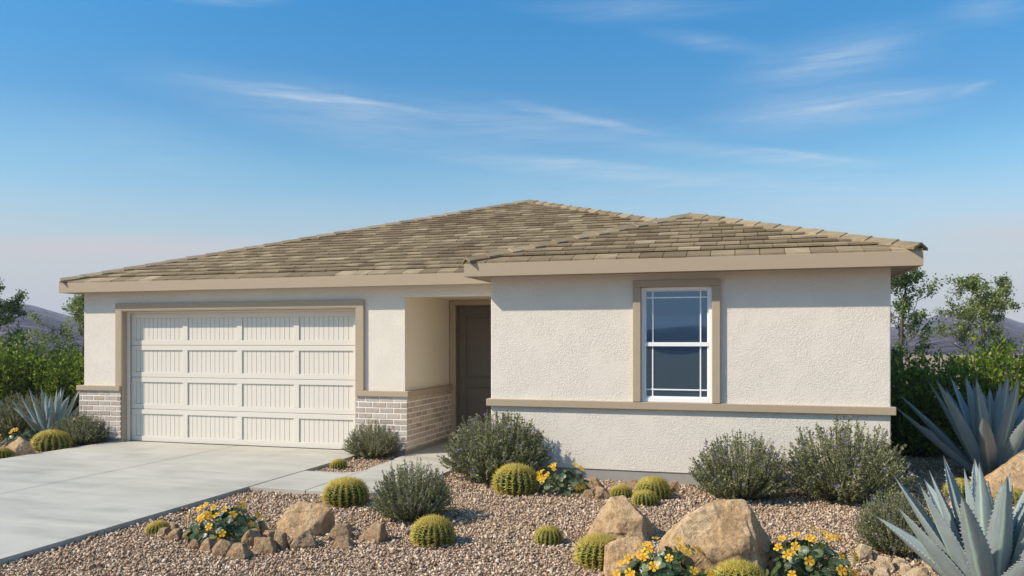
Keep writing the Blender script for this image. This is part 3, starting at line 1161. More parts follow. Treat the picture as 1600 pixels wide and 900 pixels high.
# ================================================================== GRAVEL
def gravel():
    def icosa():
        v = np.array([(-1, -1, -1), (1, -1, -1), (1, 1, -1), (-1, 1, -1), (-1, -1, 1), (1, -1, 1), (1, 1, 1), (-1, 1, 1)], float) / 3 ** 0.5
        f = np.array([(0, 2, 1), (0, 3, 2), (4, 5, 6), (4, 6, 7), (0, 1, 5), (0, 5, 4), (1, 2, 6), (1, 6, 5), (2, 3, 7), (2, 7, 6), (3, 0, 4), (3, 4, 7)])
        return v, f
    # candidate area, then density by distance from the viewpoint
    N = 498000
    x = rng.uniform(-13.5, 8.5, N)
    y = rng.uniform(3.6, 13.2, N)
    dist = y * math.cos(YAW) - x * math.sin(YAW)
    lat = x * math.cos(YAW) + y * math.sin(YAW)
    keep = (np.abs(lat) < 0.70 * dist + 2.4) & (dist > 4.6)
    dens = np.clip(1.15 - (dist - 5.0) * 0.07, 0.45, 1.0)
    keep &= rng.random(N) < dens
    keep &= ~((x > -10.39) & (x < -5.58) & (y < 11.2))                         # driveway
    keep &= ~((x > -5.6) & (x < -4.82) & (y > 8.05) & (y < 9.30))              # walk
    keep &= ~((x > -4.86) & (x < -3.73) & (y > 8.05) & (y < 13.2) & ~((x > -4.28) & (y < 8.61) & ((x + 4.285) ** 2 + (y - 8.61) ** 2 > 0.3)))
    keep &= ~((x > -3.21) & (x < 1.64) & (y > 9.92))
    keep &= ~((x > -11.15) & (x < -3.2) & (y > 11.05))
    x, y, dist = x[keep], y[keep], dist[keep]
    n = len(x)
    bv, bf = icosa()
    size = rng.uniform(0.006, 0.014, n) * np.where(rng.random(n) < 0.08, rng.uniform(1.3, 1.9, n), 1.0)
    ani = np.stack([rng.uniform(0.8, 1.5, n), rng.uniform(0.7, 1.15, n), rng.uniform(0.5, 0.9, n)], 1)
    v = bv[None] * rng.uniform(0.55, 1.45, (n, 8, 1)) * ani[:, None, :] * size[:, None, None]
    q = rng.normal(size=(n, 4))
    q[:, 1:3] *= 0.45
    q /= np.linalg.norm(q, axis=1, keepdims=True)
    w_, a, b, c = q.T
    Rm = np.stack([np.stack([1 - 2 * (b * b + c * c), 2 * (a * b - c * w_), 2 * (a * c + b * w_)], 1),
                   np.stack([2 * (a * b + c * w_), 1 - 2 * (a * a + c * c), 2 * (b * c - a * w_)], 1),
                   np.stack([2 * (a * c - b * w_), 2 * (b * c + a * w_), 1 - 2 * (a * a + b * b)], 1)], 1)
    v = np.einsum('nij,nkj->nki', Rm, v)
    z = GZ + size * rng.uniform(0.2, 1.5, n)
    v += np.stack([x, y, z], 1)[:, None, :]
    f = (bf[None] + (np.arange(n) * 8)[:, None, None]).reshape(-1, 3)
    me = mesh_np('gravel', v.reshape(-1, 3), f, [M['stones']])
    o = link('gravel', me, kind='stuff')
    o['label'] = 'crushed tan and brown gravel covering the yard'
    o['category'] = 'gravel'


gravel()


# ================================================================== ROCKS
def hull_rock(pts, seed, res=4, rough=0.035, crisp=26):
    bm = bmesh.new()
    for p in pts:
        bm.verts.new(p)
    bmesh.ops.convex_hull(bm, input=bm.verts)
    bm.normal_update()
    c = np.mean(np.array(pts, float), axis=0)
    N, D = [], []
    for f in bm.faces:
        nn = np.array(f.normal)
        d = nn.dot(np.array(f.verts[0].co) - c)
        if d < 0:
            nn, d = -nn, -d
        N.append(nn)
        D.append(max(d, 0.01))
    bm.free()
    N, D = np.array(N), np.array(D)
    bm = bmesh.new()
    bmesh.ops.create_icosphere(bm, subdivisions=res + 1, radius=1)
    V = np.array([v.co[:] for v in bm.verts])
    F = np.array([[v.index for v in f.verts] for f in bm.faces])
    bm.free()
    inv = np.maximum(V @ N.T, 1e-4) / D[None]
    r = (np.sum(inv ** crisp, axis=1)) ** (-1 / crisp)
    P_ = V * r[:, None]
    sz = np.ptp(np.array(pts), axis=0).max()
    off = Vector((seed * 3.7, seed * 1.3, seed * 2.1))
    for i in range(len(P_)):
        q = Vector(P_[i]) / sz
        k = (mnoise.fractal(q * 2.2 + off, 0.72, 2.2, 7) + 0.55 * (mnoise.ridged_multi_fractal(q * 2.3 + off, 0.9, 2.1, 5, 1.0, 2.0) - 1.2)) * rough * sz
        k += (mnoise.cell(q * 5 + off * 2) - 0.5) * rough * 0.25 * sz
        P_[i] += V[i] * k
    return P_ + c, F


def rand_rock(seed, w_, d_, h_):
    """blocky stone: a sheared, chipped box"""
    rr = random.Random(seed)
    pts = []
    sx, sy = rr.uniform(-.16, .16), rr.uniform(-.05, .2)
    for a in (-1, 1):
        for b in (-1, 1):
            pts.append((a * w_ * rr.uniform(.40, .52), b * d_ * rr.uniform(.40, .52), -0.25 * h_))
            pts.append((a * w_ * rr.uniform(.44, .54), b * d_ * rr.uniform(.40, .52), h_ * rr.uniform(.12, .40)))
            k = rr.uniform(.16, .40)
            pts.append(((a * k + sx) * w_, (b * rr.uniform(.15, .36) + sy) * d_, h_ * rr.uniform(.74, 1.06)))
    pts.append((sx * w_ + rr.uniform(-.2, .2) * w_, -d_ * rr.uniform(.45, .58), h_ * rr.uniform(.2, .5)))
    pts.append((w_ * rr.uniform(-.3, .3), -d_ * .2, h_ * rr.uniform(.85, 1.0)))
    return pts


def add_rock(name, label, x, y, pts, mat, seed, res=4, rough=0.035, rz=YAW, crisp=26, group=None, cat='rock'):
    V, F = hull_rock(pts, seed, res, rough, crisp)
    me = mesh_np(name, V, F, [mat], smooth=True)
    o = link(name, me)
    o.location = (x, y, GZ)
    o.rotation_euler = (0, 0, rz)
    o['label'] = label
    o['category'] = cat
    if group:
        o['group'] = group
    return o


def ground_at(px, py, z=GZ + 0.01):
    """where a sight line through the photograph's pixel meets the ground: used once to survey positions"""
    a = (px - 800) / 1235
    b = -(py - 534.5) / 1235
    c, s = math.cos(YAW), math.sin(YAW)
    t = (z - EYE) / b
    return (-s + a * c) * t, (c + a * s) * t, t


def hero_rocks():
    # big slab-sided boulder, bottom right of the middle
    add_rock('boulder', 'biggest sandstone boulder, broad flat-topped one in the front gravel behind the yellow flowers', -0.10, 6.02,
             [(-.47, -.08, -.05), (-.46, -.05, .33), (-.30, .02, .475), (-.09, .12, .56), (.13, .06, .585), (.18, -.10, .36), (.22, -.22, -.05),
              (.58, .35, -.05), (.12, .42, .50), (-.40, .50, .20), (-.45, .55, -.05), (.30, .60, .10), (.3, .6, -.05), (-.2, -.21, -.05), (-.12, -.15, .22)],
             M['boulder'], 3, 5, 0.032, crisp=90, cat='boulder')
    add_rock('boulder', 'pointed sandstone boulder behind the large cactus at the front, left of the biggest boulder', -1.03, 7.02,
             [(-.37, -.05, -.05), (-.33, -.05, .06), (-.11, .05, .37), (.02, .05, .385), (.17, -.10, .21), (.19, -.17, -.05), (.39, .16, -.05), (.34, .18, .06),
              (.10, .35, .25), (-.25, .32, -.05), (.2, .42, -.05), (-.06, -.18, -.05), (-.05, -.13, .16)], M['boulder'], 5, 5, 0.032, crisp=90, cat='boulder')
    add_rock('boulder', 'low blocky sandstone rock between the front cactus and the yellow flowers at the bottom edge', -0.83, 5.86,
             [(-.16, -.06, 0), (-.15, -.05, .24), (-.06, 0, .305), (.10, .02, .32), (.14, -.06, .22), (.16, -.10, 0), (.18, .2, 0), (.14, .2, .22),
              (-.14, .2, .2), (-.15, .2, 0), (-.02, -.14, 0), (-.02, -.13, .16)], M['boulder'], 8, 5, 0.035, crisp=70, cat='boulder')
    add_rock('boulder', 'brown boulder with a shaded right face behind the ring of small rocks near the driveway', -3.83, 6.36,
             [(-.27, -.02, -.05), (-.25, 0, .09), (-.165, .03, .23), (-.07, .08, .295), (.15, .08, .27), (.24, .03, .24), (.06, -.12, .07), (.07, -.15, -.05), (.275, .12, -.05),
              (.25, .3, -.05), (-.2, .3, -.05), (-.1, .3, .2), (.15, .3, .2), (-.12, -.12, -.05), (-.12, -.08, .12)], M['boulder'], 11, 5, 0.032, crisp=90, cat='boulder')
    x, y, _ = ground_at(18, 716)
    add_rock('boulder', 'pale pointed boulder at the left edge of the photo, beside the driveway', x, y + .12,
             [(-.26, 0, 0), (-.2, 0, .16), (-.02, .04, .335), (.06, .02, .28), (.20, .02, .10), (.24, .04, 0), (.0, -.14, .02), (.02, -.12, .1), (.1, .3, 0), (-.2, .3, 0), (0, .25, .22)],
             M['boulder'], 14, 4, 0.035, crisp=70, cat='boulder')
    x, y, _ = ground_at(1596, 772)
    add_rock('boulder', 'orange tan boulder at the right edge between the two big agaves', x, y,
             [(-.45, 0, 0), (-.40, 0, .16), (-.22, .05, .33), (.05, .1, .46), (.4, .1, .42), (.5, 0, .2), (.5, 0, 0), (-.1, -.2, .05), (.2, -.2, .1), (-.3, .5, 0), (.5, .5, 0), (.2, .4, .4)],
             M['boulder'], 17, 4, 0.030, crisp=70, cat='boulder')


hero_rocks()

SMALL = [  # px centre, px base, width px, height px, material, label
    (267, 832, 22, 16, 'rock', 'small brown rock touching the small cactus beside the driveway edge'),
    (254, 837, 18, 14, 'rock', 'small round rock in front of the small cactus beside the driveway edge'),
    (271, 844, 22, 18, 'rock', 'small brown rock third from the left in the ring round the driveway flowers'),
    (292, 843, 22, 15, 'rock', 'small dark rock tucked under the left leaves of the driveway flowers'),
    (303, 857, 20, 15, 'rock', 'small rock below the lowest yellow bloom of the driveway flowers'),
    (323, 862, 28, 21, 'rock', 'squarish brown rock in front of the driveway flowers'),
    (345, 869, 34, 25, 'rock', 'rounded brown rock, left of the front pair before the driveway flowers'),
    (370, 873, 36, 26, 'rock', 'front most faceted brown rock of the ring round the driveway flowers'),
    (390, 853, 34, 27, 'rock', 'upright brown rock at the right edge of the driveway flowers'),
    (412, 865, 36, 26, 'rock', 'wedge shaped brown rock between the front rock and the brown boulder'),
    (416, 847, 24, 18, 'rock', 'small rock behind the wedge shaped one, left of the brown boulder'),
    (436, 859, 22, 26, 'rock', 'narrow upright rock at the left foot of the brown boulder'),
    (402, 834, 26, 16, 'rock', 'flat rock behind the upright one at the right of the driveway flowers'),
    (471, 857, 40, 25, 'rock', 'broad low rock in front of the brown boulder'),
    (529, 843, 36, 25, 'rock', 'brown rock just right of the brown boulder'),
    (535, 857, 30, 18, 'rock', 'smaller rock in front of the one right of the brown boulder'),
    (583, 847, 38, 31, 'rock', 'lone faceted brown rock in the gravel, farthest right of the driveway group'),
    (929, 763, 26, 16, 'rock', 'brown rock against the foundation behind the yellow flowers by the wall'),
    (921, 779, 24, 14, 'rock', 'low rock under the right leaves of the yellow flowers by the wall'),
    (943, 781, 23, 21, 'rock', 'pinkish rock left of the smallest cactus near the foundation'),
    (985, 766, 34, 15, 'rock', 'low flat rock behind the smallest cactus near the foundation'),
    (1052, 770, 20, 20, 'rock', 'brown rock behind the right cactus of the foundation trio'),
    (1352, 876, 26, 26, 'cream_rock', 'cream rock at the right end of the front right yellow flowers'),
    (1369, 873, 15, 13, 'cream_rock', 'tiny cream rock under the shrub, beside the front right flowers'),
    (1388, 892, 28, 22, 'cream_rock', 'rounded cream rock in the middle of the bottom right rock pile'),
    (1384, 914, 32, 24, 'cream_rock', 'front cream rock of the bottom right pile, cut by the photo edge'),
    (1410, 888, 22, 16, 'cream_rock', 'cream rock at the foot of the shrub behind the bottom right pile'),
    (1420, 901, 20, 21, 'cream_rock', 'blocky cream rock left of the lowest leaf of the front agave'),
    (1441, 915, 38, 30, 'cream_rock', 'large cream rock under the lowest leaf of the front agave'),
    (1466, 893, 26, 16, 'cream_rock', 'cream rock half hidden between leaves of the front agave'),
    (1360, 898, 20, 16, 'cream_rock', 'small grey cream rock at the left of the bottom right pile'),
    (1337, 882, 16, 14, 'cream_rock', 'small cream rock behind the right blooms of the front right flowers'),
]
for i_, (px, pb, pw, ph, mt, lab) in enumerate(SMALL):
    x_, y_, dep = ground_at(px, pb)
    s_ = dep / 1235
    w_ = pw * s_ * 0.98
    dv = w_ * random.uniform(0.75, 1.0)
    # step back half the depth so that the foot meets the surveyed point
    nx_, ny_ = -math.sin(YAW), math.cos(YAW)
    add_rock('rock', lab, x_ + nx_ * dv * .4, y_ + ny_ * dv * .4, rand_rock(40 + i_, w_, dv, ph * s_ * 1.0), M[mt], 40 + i_, 4, 0.035, YAW + random.uniform(-.5, .5), 120)


# ================================================================== PLANT HELPERS
def diamonds(C, A, S, L, W, base=0.0):
    """flat leaves: C base points, A axis, S side vectors, L lengths, W widths -> verts, quad faces"""
    L, W = L[:, None], W[:, None]
    v = np.stack([C, C + A * L * 0.45 + S * W * 0.5, C + A * L, C + A * L * 0.45 - S * W * 0.5], 1)
    n = len(C)
    f = np.arange(n * 4).reshape(n, 4)
    return v.reshape(-1, 3), f


def unit(v):
    return v / np.maximum(np.linalg.norm(v, axis=-1, keepdims=True), 1e-9)


def tubes(paths, radii, sides=4):
    """paths: list of (k,3) arrays, radii: list of (k,) arrays -> verts, quads"""
    V, F, o = [], [], 0
    ang = np.arange(sides) * 2 * math.pi / sides
    for p, r in zip(paths, radii):
        p = np.asarray(p, float)
        k = len(p)
        t = unit(np.gradient(p, axis=0))
        ref = np.array([0.0, 0.0, 1.0]) if abs(t[0, 2]) < 0.9 else np.array([1.0, 0, 0])
        s1 = unit(np.cross(t, ref))
        s2 = np.cross(t, s1)
        ring = p[:, None] + (np.cos(ang)[None, :, None] * s1[:, None] + np.sin(ang)[None, :, None] * s2[:, None]) * np.asarray(r)[:, None, None]
        V.append(ring.reshape(-1, 3))
        idx = o + np.arange(k * sides).reshape(k, sides)
        a = idx[:-1]
        b = idx[1:]
        F.append(np.stack([a, np.roll(a, -1, 1), np.roll(b, -1, 1), b], -1).reshape(-1, 4))
        o += k * sides
    return np.concatenate(V), np.concatenate(F)


# ------------------------------------------------------------------ sage shrubs
def sage_meshes(seed, nst=210, nl=30):
    """unit shrub: radius about 0.5, height about 0.72"""
    g = np.random.default_rng(seed)
    paths, rad = [], []
    LC, LA = [], []
    FC = []
    for i in range(nst):
        az = g.uniform(0, 2 * math.pi)
        tilt = R(86) * math.sqrt(g.random())
        h = 0.74 * g.uniform(0.74, 1.0)
        wv = 0.52 * g.uniform(0.78, 1.03)
        b = np.array([math.cos(az), math.sin(az), 0]) * g.uniform(0, 0.13)
        e = np.array([math.cos(az) * math.sin(tilt) * wv, math.sin(az) * math.sin(tilt) * wv, math.cos(tilt) ** 0.7 * h * 0.93 + 0.05])
        mid = b * 0.5 + e * np.array([0.62, 0.62, 0.42]) + g.normal(size=3) * 0.012
        t = np.linspace(0, 1, 6)[:, None]
        p = (1 - t) ** 2 * b + 2 * t * (1 - t) * mid + t ** 2 * e
        p += np.cumsum(g.normal(size=(6, 3)) * 0.004, axis=0)
        paths.append(p)
        rad.append(np.linspace(0.0042, 0.0016, 6))
        n = int(nl * g.uniform(0.7, 1.3))
        s = g.uniform(0.12, 1.0, n) ** 0.8
        q = s * 5
        k = np.minimum(q.astype(int), 4)
        fr = (q - k)[:, None]
        c = p[k] * (1 - fr) + p[k + 1] * fr
        ax = unit(p[k + 1] - p[k])
        LC.append(c)
        LA.append(unit(ax * 0.7 + g.normal(size=(n, 3)) * 0.55))
        if g.random() < 0.15:
            FC.append(p[-1] * g.uniform(0.9, 1.0) + np.array([0, 0, 0.004]))
    C, A = np.concatenate(LC), np.concatenate(LA)
    n = len(C)
    S = unit(np.cross(A, g.normal(size=(n, 3))))
    lv, lf = diamonds(C, A, S, g.uniform(0.018, 0.036, n), g.uniform(0.008, 0.013, n))
    leaf = mesh_np('foliage', lv, lf, [M['sage_leaf']])
    sv, sf = tubes(paths, rad, 3)
    stem = mesh_np('stems', sv, sf, [M['sage_stem']])
    FC = np.array(FC)
    m = len(FC) * 5
    c = np.repeat(FC, 5, 0) + g.normal(size=(m, 3)) * 0.006
    a = unit(g.normal(size=(m, 3)) + np.array([0, 0, 0.4]))
    fv, ff = diamonds(c, a, unit(np.cross(a, g.normal(size=(m, 3)))), g.uniform(0.013, 0.021, m), g.uniform(0.011, 0.017, m))
    flo = mesh_np('blooms', fv, ff, [M['sage_flower']])
    return leaf, stem, flo


SAGE_MESH = {}
SAGES = [  # variant, px, base py, width px, height px, label
    (0, 578, 718, 88, 62, 'small grey green shrub in the gravel wedge beside the brick pier'),
    (1, 640, 819, 124, 102, 'grey green shrub with violet blooms in the gravel in front of the walkway'),
    (2, 776, 758, 168, 120, 'large wispy grey green shrub between the walkway and the front wall'),
    (1, 1172, 787, 150, 116, 'rounded grey green shrub against the front wall below and right of the window'),
    (0, 1346, 792, 192, 142, 'wide grey green shrub at the right corner of the house'),
    (2, 1420, 872, 124, 106, 'grey green shrub behind the lowest leaves of the front agave'),
    (0, 112, 698, 84, 58, 'dark grey green shrub between the left agave and the brick pier'),
    (1, 12, 688, 96, 78, 'shaded grey green shrub at the left edge under the hedge'),
]
for i_, (v_, px, pb, pw, ph, lab) in enumerate(SAGES):
    if v_ not in SAGE_MESH:
        SAGE_MESH[v_] = sage_meshes(100 + v_, *((480, 54), (560, 54), (640, 54))[v_])
    x_, y_, dep = ground_at(px, pb)
    s_ = dep / 1235
    wd, hg = pw * s_, ph * s_
    t_ = thing('flowering_shrub', lab, 'shrub', (x_ - math.sin(YAW) * wd * .3, y_ + math.cos(YAW) * wd * .3, GZ), i_ * 1.7, 'grey green shrubs round the house')
    t_.scale = (wd * 1.07, wd * 1.07, hg / 0.74)
    for nm, me in zip(('foliage', 'stems', 'blooms'), SAGE_MESH[v_]):
        o_ = link(nm, me, t_)
        if nm == 'blooms':
            o_['kind'] = 'stuff'


# ------------------------------------------------------------------ barrel cacti
def cactus_meshes(seed, ribs=22, flat=0.80):
    g = np.random.default_rng(seed)
    nph, nth = ribs * 6, 22
    ph = np.arange(nph) / nph * 2 * math.pi
    th = np.linspace(0.0, 1.0, nth)            # 0 top, 1 foot
    V = []

    def radius(a, t):
        saw = abs(((a * ribs / (2 * math.pi)) % 1.0) - 0.5) * 2        # 1 at rib crest
        k = 0.79 + 0.21 * saw ** 0.8
        ang = t * R(138)
        r = math.sin(ang) ** 0.85 * 0.5
        z = 0.5 * flat * (math.cos(ang) + 0.743) * 1.0
        rr = r * (k * min(1, r * 4) + (1 - min(1, r * 4)))
        if t < 0.18:
            z -= 0.018 * (1 - t / 0.18)
        return rr, z
    for t in th:
        for a in ph:
            r, z = radius(a, max(t, 0.004))
            V.append((r * math.cos(a), r * math.sin(a), z))
    idx = np.arange(nth * nph).reshape(nth, nph)
    a, b = idx[:-1], idx[1:]
    F = np.stack([a, b, np.roll(b, -1, 1), np.roll(a, -1, 1)], -1).reshape(-1, 4)
    body = mesh_np('body', V, F, [M['cactus_skin']], smooth=True)
    C, A, L = [], [], []
    for k in range(ribs):
        a = 2 * math.pi * k / ribs
        t = 0.03 + g.uniform(0, 0.03)
        while t < 0.95:
            r, z = radius(a + 1e-4, t)
            r2, z2 = radius(a + 1e-4, t + 0.01)
            rad = np.array([math.cos(a), math.sin(a), 0])
            tan = np.array([(r2 - r) * rad[0], (r2 - r) * rad[1], z2 - z])
            tan /= np.linalg.norm(tan)
            side = np.array([-rad[1], rad[0], 0])
            nor = np.cross(tan, side)
            if nor[2] < 0 and t < 0.4:
                nor = -nor
            if nor.dot(rad) < 0 and t >= 0.4:
                nor = -nor
            c = rad * r + np.array([0, 0, z])
            ns = 8 if t < 0.3 else 6
            for j in range(ns):
                q = 2 * math.pi * (j + g.random() * 0.7) / ns
                spread = g.uniform(0.6, 1.6) if j else 0.15
                d = nor * 0.9 + (math.cos(q) * tan + math.sin(q) * side) * spread
                C.append(c + nor * 0.002)
                A.append(d / np.linalg.norm(d))
                L.append(g.uniform(0.10, 0.185))
            t += 0.070 * (0.75 if t < 0.3 else 1.0) * g.uniform(0.85, 1.15)
    # woolly crown
    for j in range(260):
        q = g.uniform(0, 2 * math.pi)
        r = 0.16 * math.sqrt(g.random())
        C.append(np.array([r * math.cos(q), r * math.sin(q), 0.5 * flat * 1.743 - 0.03]))
        d = np.array([math.cos(q) * 0.8, math.sin(q) * 0.8, g.uniform(0.4, 1.2)]) + g.normal(size=3) * 0.35
        A.append(d / np.linalg.norm(d))
        L.append(g.uniform(0.05, 0.09))
    C, A, L = np.array(C), np.array(A), np.array(L)
    n = len(C)
    S = unit(np.cross(A, g.normal(size=(n, 3))))
    S2 = np.cross(A, S)
    w_ = 0.0095
    ps = [C + S * w_, C - S * w_ * 0.5 + S2 * w_ * 0.87, C - S * w_ * 0.5 - S2 * w_ * 0.87, C + A * L[:, None]]
    v = np.stack(ps, 1).reshape(-1, 3)
    o = (np.arange(n) * 4)[:, None]
    f = np.concatenate([o + np.array([0, 1, 3]), o + np.array([1, 2, 3]), o + np.array([2, 0, 3])])
    sp = mesh_np('spines', v, f, [M['spine']])
    return body, sp


CM = [cactus_meshes(5, 20, 0.78), cactus_meshes(6, 18, 0.74)]
CACTI = [  # variant, px, base py, width px, label
    (1, 68, 706, 58, 'barrel cactus beside the left agave, behind the pale boulder'),
    (1, 527, 733, 28, 'tiny barrel cactus in the gravel wedge between the driveway and the walkway'),
    (0, 535, 793, 76, 'large barrel cactus in front of the walkway, left of the violet shrub'),
    (0, 674, 855, 72, 'large barrel cactus in the open gravel just in front of the violet shrub'),
    (0, 806, 775, 76, 'large barrel cactus at the foot of the wispy shrub, left of the wall flowers'),
    (1, 241, 835, 38, 'small barrel cactus beside the driveway edge, left of the yellow flowers'),
    (1, 858, 852, 48, 'small barrel cactus alone in the open gravel, left of the pointed boulder'),
    (1, 972, 778, 36, 'smallest barrel cactus of the foundation trio, at its left'),
    (0, 1024, 781, 58, 'biggest barrel cactus of the foundation trio'),
    (1, 1011, 791, 42, 'front barrel cactus of the foundation trio'),
    (0, 940, 889, 84, 'big spiny barrel cactus wedged between the pointed boulder and the low blocky rock'),
    (0, 1165, 940, 92, 'barrel cactus at the bottom edge below the biggest boulder, only its crown showing'),
    (1, 1512, 780, 52, 'barrel cactus seen between leaf tips of the front agave'),
    (1, 1592, 790, 50, 'barrel cactus by the orange tan boulder at the right edge'),
    (1, -6, 719, 34, 'barrel cactus cut by the left edge of the photo, left of the pale boulder'),
]
for i_, (v_, px, pb, pw, lab) in enumerate(CACTI):
    x_, y_, dep = ground_at(px, pb)
    d_ = pw * dep / 1235 * 0.87
    t_ = thing('barrel_cactus', lab, 'cactus', (x_ - math.sin(YAW) * d_ * .42, y_ + math.cos(YAW) * d_ * .42, GZ - 0.01), i_ * 0.9, 'golden barrel cacti in the gravel')
    t_.rotation_euler = (R(4) * math.sin(i_ * 1.9), R(4) * math.cos(i_ * 2.7), i_ * 0.9)
    t_.scale = (d_, d_ * (1 + 0.05 * math.sin(i_ * 3.1)), d_ * (0.93 if v_ == 0 else 0.90) * (1 + 0.06 * math.sin(i_ * 2.3)))
    link('body', CM[v_][0], t_)
    link('spines', CM[v_][1], t_, kind='stuff')


# ------------------------------------------------------------------ yellow flowers with round leaves
def flower_mesh(seed):
    g = np.random.default_rng(seed)
    V, F, Mi = [], [], []
    for k in range(5):
        a = 2 * math.pi * k / 5 + g.uniform(-.08, .08)
        ca, sa = math.cos(a), math.sin(a)
        cup = g.uniform(0.05, 0.28)

        def p(r, s, z):
            return (ca * r - sa * s, sa * r + ca * s, z)
        i = len(V)
        V += [p(.003, -.002, 0), p(.003, .002, 0), p(.014, .0065, .003 + cup * .006), p(.014, -.0065, .003 + cup * .006),
              p(.027, .0135, .004 + cup * .02), p(.027, -.0135, .004 + cup * .02), p(.037, .008, .002 + cup * .025), p(.037, -.008, .002 + cup * .025),
              p(.0335, .012, .003 + cup * .023), p(.0335, -.012, .003 + cup * .023)]
        F += [(i, i + 3, i + 2, i + 1), (i + 3, i + 5, i + 4, i + 2), (i + 5, i + 9, i + 8, i + 4), (i + 9, i + 7, i + 6, i + 8)]
        Mi += [0, 0, 0, 0]
        # nectar mark running into the petal
        j = len(V)
        V += [p(.013, -.004, .0052 + cup * .006), p(.013, .004, .0052 + cup * .006), p(.021, 0.0, .0062 + cup * .014)]
        F += [(j, j + 2, j + 1)]
        Mi += [1]
    i = len(V)
    for k in range(6):
        a = k * math.pi / 3
        V.append((.006 * math.cos(a), .006 * math.sin(a), .004))
    V.append((0, 0, .009))
    for k in range(6):
        F.append((i + k, i + (k + 1) % 6, i + 6))
        Mi.append(1)
    return mesh_np('flower', V, F, [M['petal'], M['petal_heart']], Mi)


FLOWERS = [flower_mesh(s) for s in range(4)]


def flower_plant(label, x, y, wid, hgt, nleaf, nflow, seed, group='yellow flowering plants in the gravel'):
    g = np.random.default_rng(seed)
    t = thing('flowering_plant', label, 'flower plant', (x, y, GZ), 0, group)
    V, F, Mi = [], [], []
    paths, rad = [], []
    for i in range(nleaf):
        az = g.uniform(0, 2 * math.pi)
        el_ = R(g.uniform(4, 86))
        q = g.uniform(0.70, 1.0)
        c = np.array([math.cos(az) * math.cos(el_) * wid / 2 * q, math.sin(az) * math.cos(el_) * wid / 2 * q, math.sin(el_) * hgt * 0.78 * q + 0.02])
        nor = unit(np.array([math.cos(az) * 0.8, math.sin(az) * 0.8, 0.75]) + g.normal(size=3) * 0.33)
        r = g.uniform(0.022, 0.042)
        a1 = unit(np.cross(nor, np.array([0.3, 0.2, 1.0])))
        a2 = np.cross(nor, a1)
        i0 = len(V)
        n = 11
        V.append(c - nor * r * 0.16)
        for k in range(n):
            a = 2 * math.pi * k / n
            V.append(c + (math.cos(a) * a1 + math.sin(a) * a2) * r * 0.5 - nor * r * .02 + nor * r * g.uniform(-.03, .03))
        for k in range(n):
            a = 2 * math.pi * k / n
            V.append(c + (math.cos(a) * a1 + math.sin(a) * a2) * r * g.uniform(.95, 1.05) + nor * r * (0.10 * math.sin(2 * a + seed) + g.uniform(-.05, .05)))
        for k in range(n):
            F.append((i0, i0 + 1 + k, i0 + 1 + (k + 1) % n))
            F.append((i0 + 1 + k, i0 + 1 + n + k, i0 + 1 + n + (k + 1) % n, i0 + 1 + (k + 1) % n))
            Mi += [0, 0]
        # pale eye of the leaf
        j0 = len(V)
        for k in range(5):
            a = 2 * math.pi * k / 5
            V.append(c - nor * r * 0.10 + (math.cos(a) * a1 + math.sin(a) * a2) * r * 0.10)
        F.append(tuple(range(j0, j0 + 5)))
        Mi.append(1)
        b = np.array([g.normal() * .02, g.normal() * .02, 0])
        tt = np.linspace(0, 1, 5)[:, None]
        mid = c * np.array([.35, .35, .75])
        paths.append((1 - tt) ** 2 * b + 2 * tt * (1 - tt) * mid + tt ** 2 * (c - nor * r * .14))
        rad.append(np.full(5, 0.0021))
    fl = []
    for i in range(nflow):
        az = g.uniform(0, 2 * math.pi)
        if i % 3 < 2:
            az = g.uniform(R(180 + 16 - 20), R(360 + 16 + 20))        # more of them face the open front
        el_ = R(g.uniform(8, 74))
        c = np.array([math.cos(az) * math.cos(el_) * wid / 2 * 1.02, math.sin(az) * math.cos(el_) * wid / 2 * 1.02, math.sin(el_) * hgt * 0.98 + 0.03])
        nor = unit(np.array([math.cos(az) * math.cos(el_) + .0, math.sin(az) * math.cos(el_) - 0.35, math.sin(el_) * 0.9 + .15]) + g.normal(size=3) * 0.25)
        fl.append((c, nor))
        b = np.array([g.normal() * .02, g.normal() * .02, 0])
        tt = np.linspace(0, 1, 6)[:, None]
        mid = c * np.array([.4, .4, .8])
        paths.append((1 - tt) ** 2 * b + 2 * tt * (1 - tt) * mid + tt ** 2 * (c - nor * .002))
        rad.append(np.linspace(.0024, .0016, 6))
    me = mesh_np('foliage', np.array(V), F, [M['nast_leaf'], M['nast_vein']], Mi, smooth=True)
    link('foliage', me, t)
    sv, sf = tubes(paths, rad, 4)
    link('stems', mesh_np('stems', sv, sf, [M['nast_stem']]), t)
    for i, (c, nor) in enumerate(fl):
        o = link('flower', FLOWERS[i % 4], t)
        o.location = c
        qn = Vector(nor).to_track_quat('Z', 'Y')
        o.rotation_euler = (qn.to_matrix() @ Matrix.Rotation(g.uniform(0, 6.28), 3, 'Z')).to_euler()
        s = g.uniform(0.78, 1.08)
        o.scale = (s, s, s)
    return t


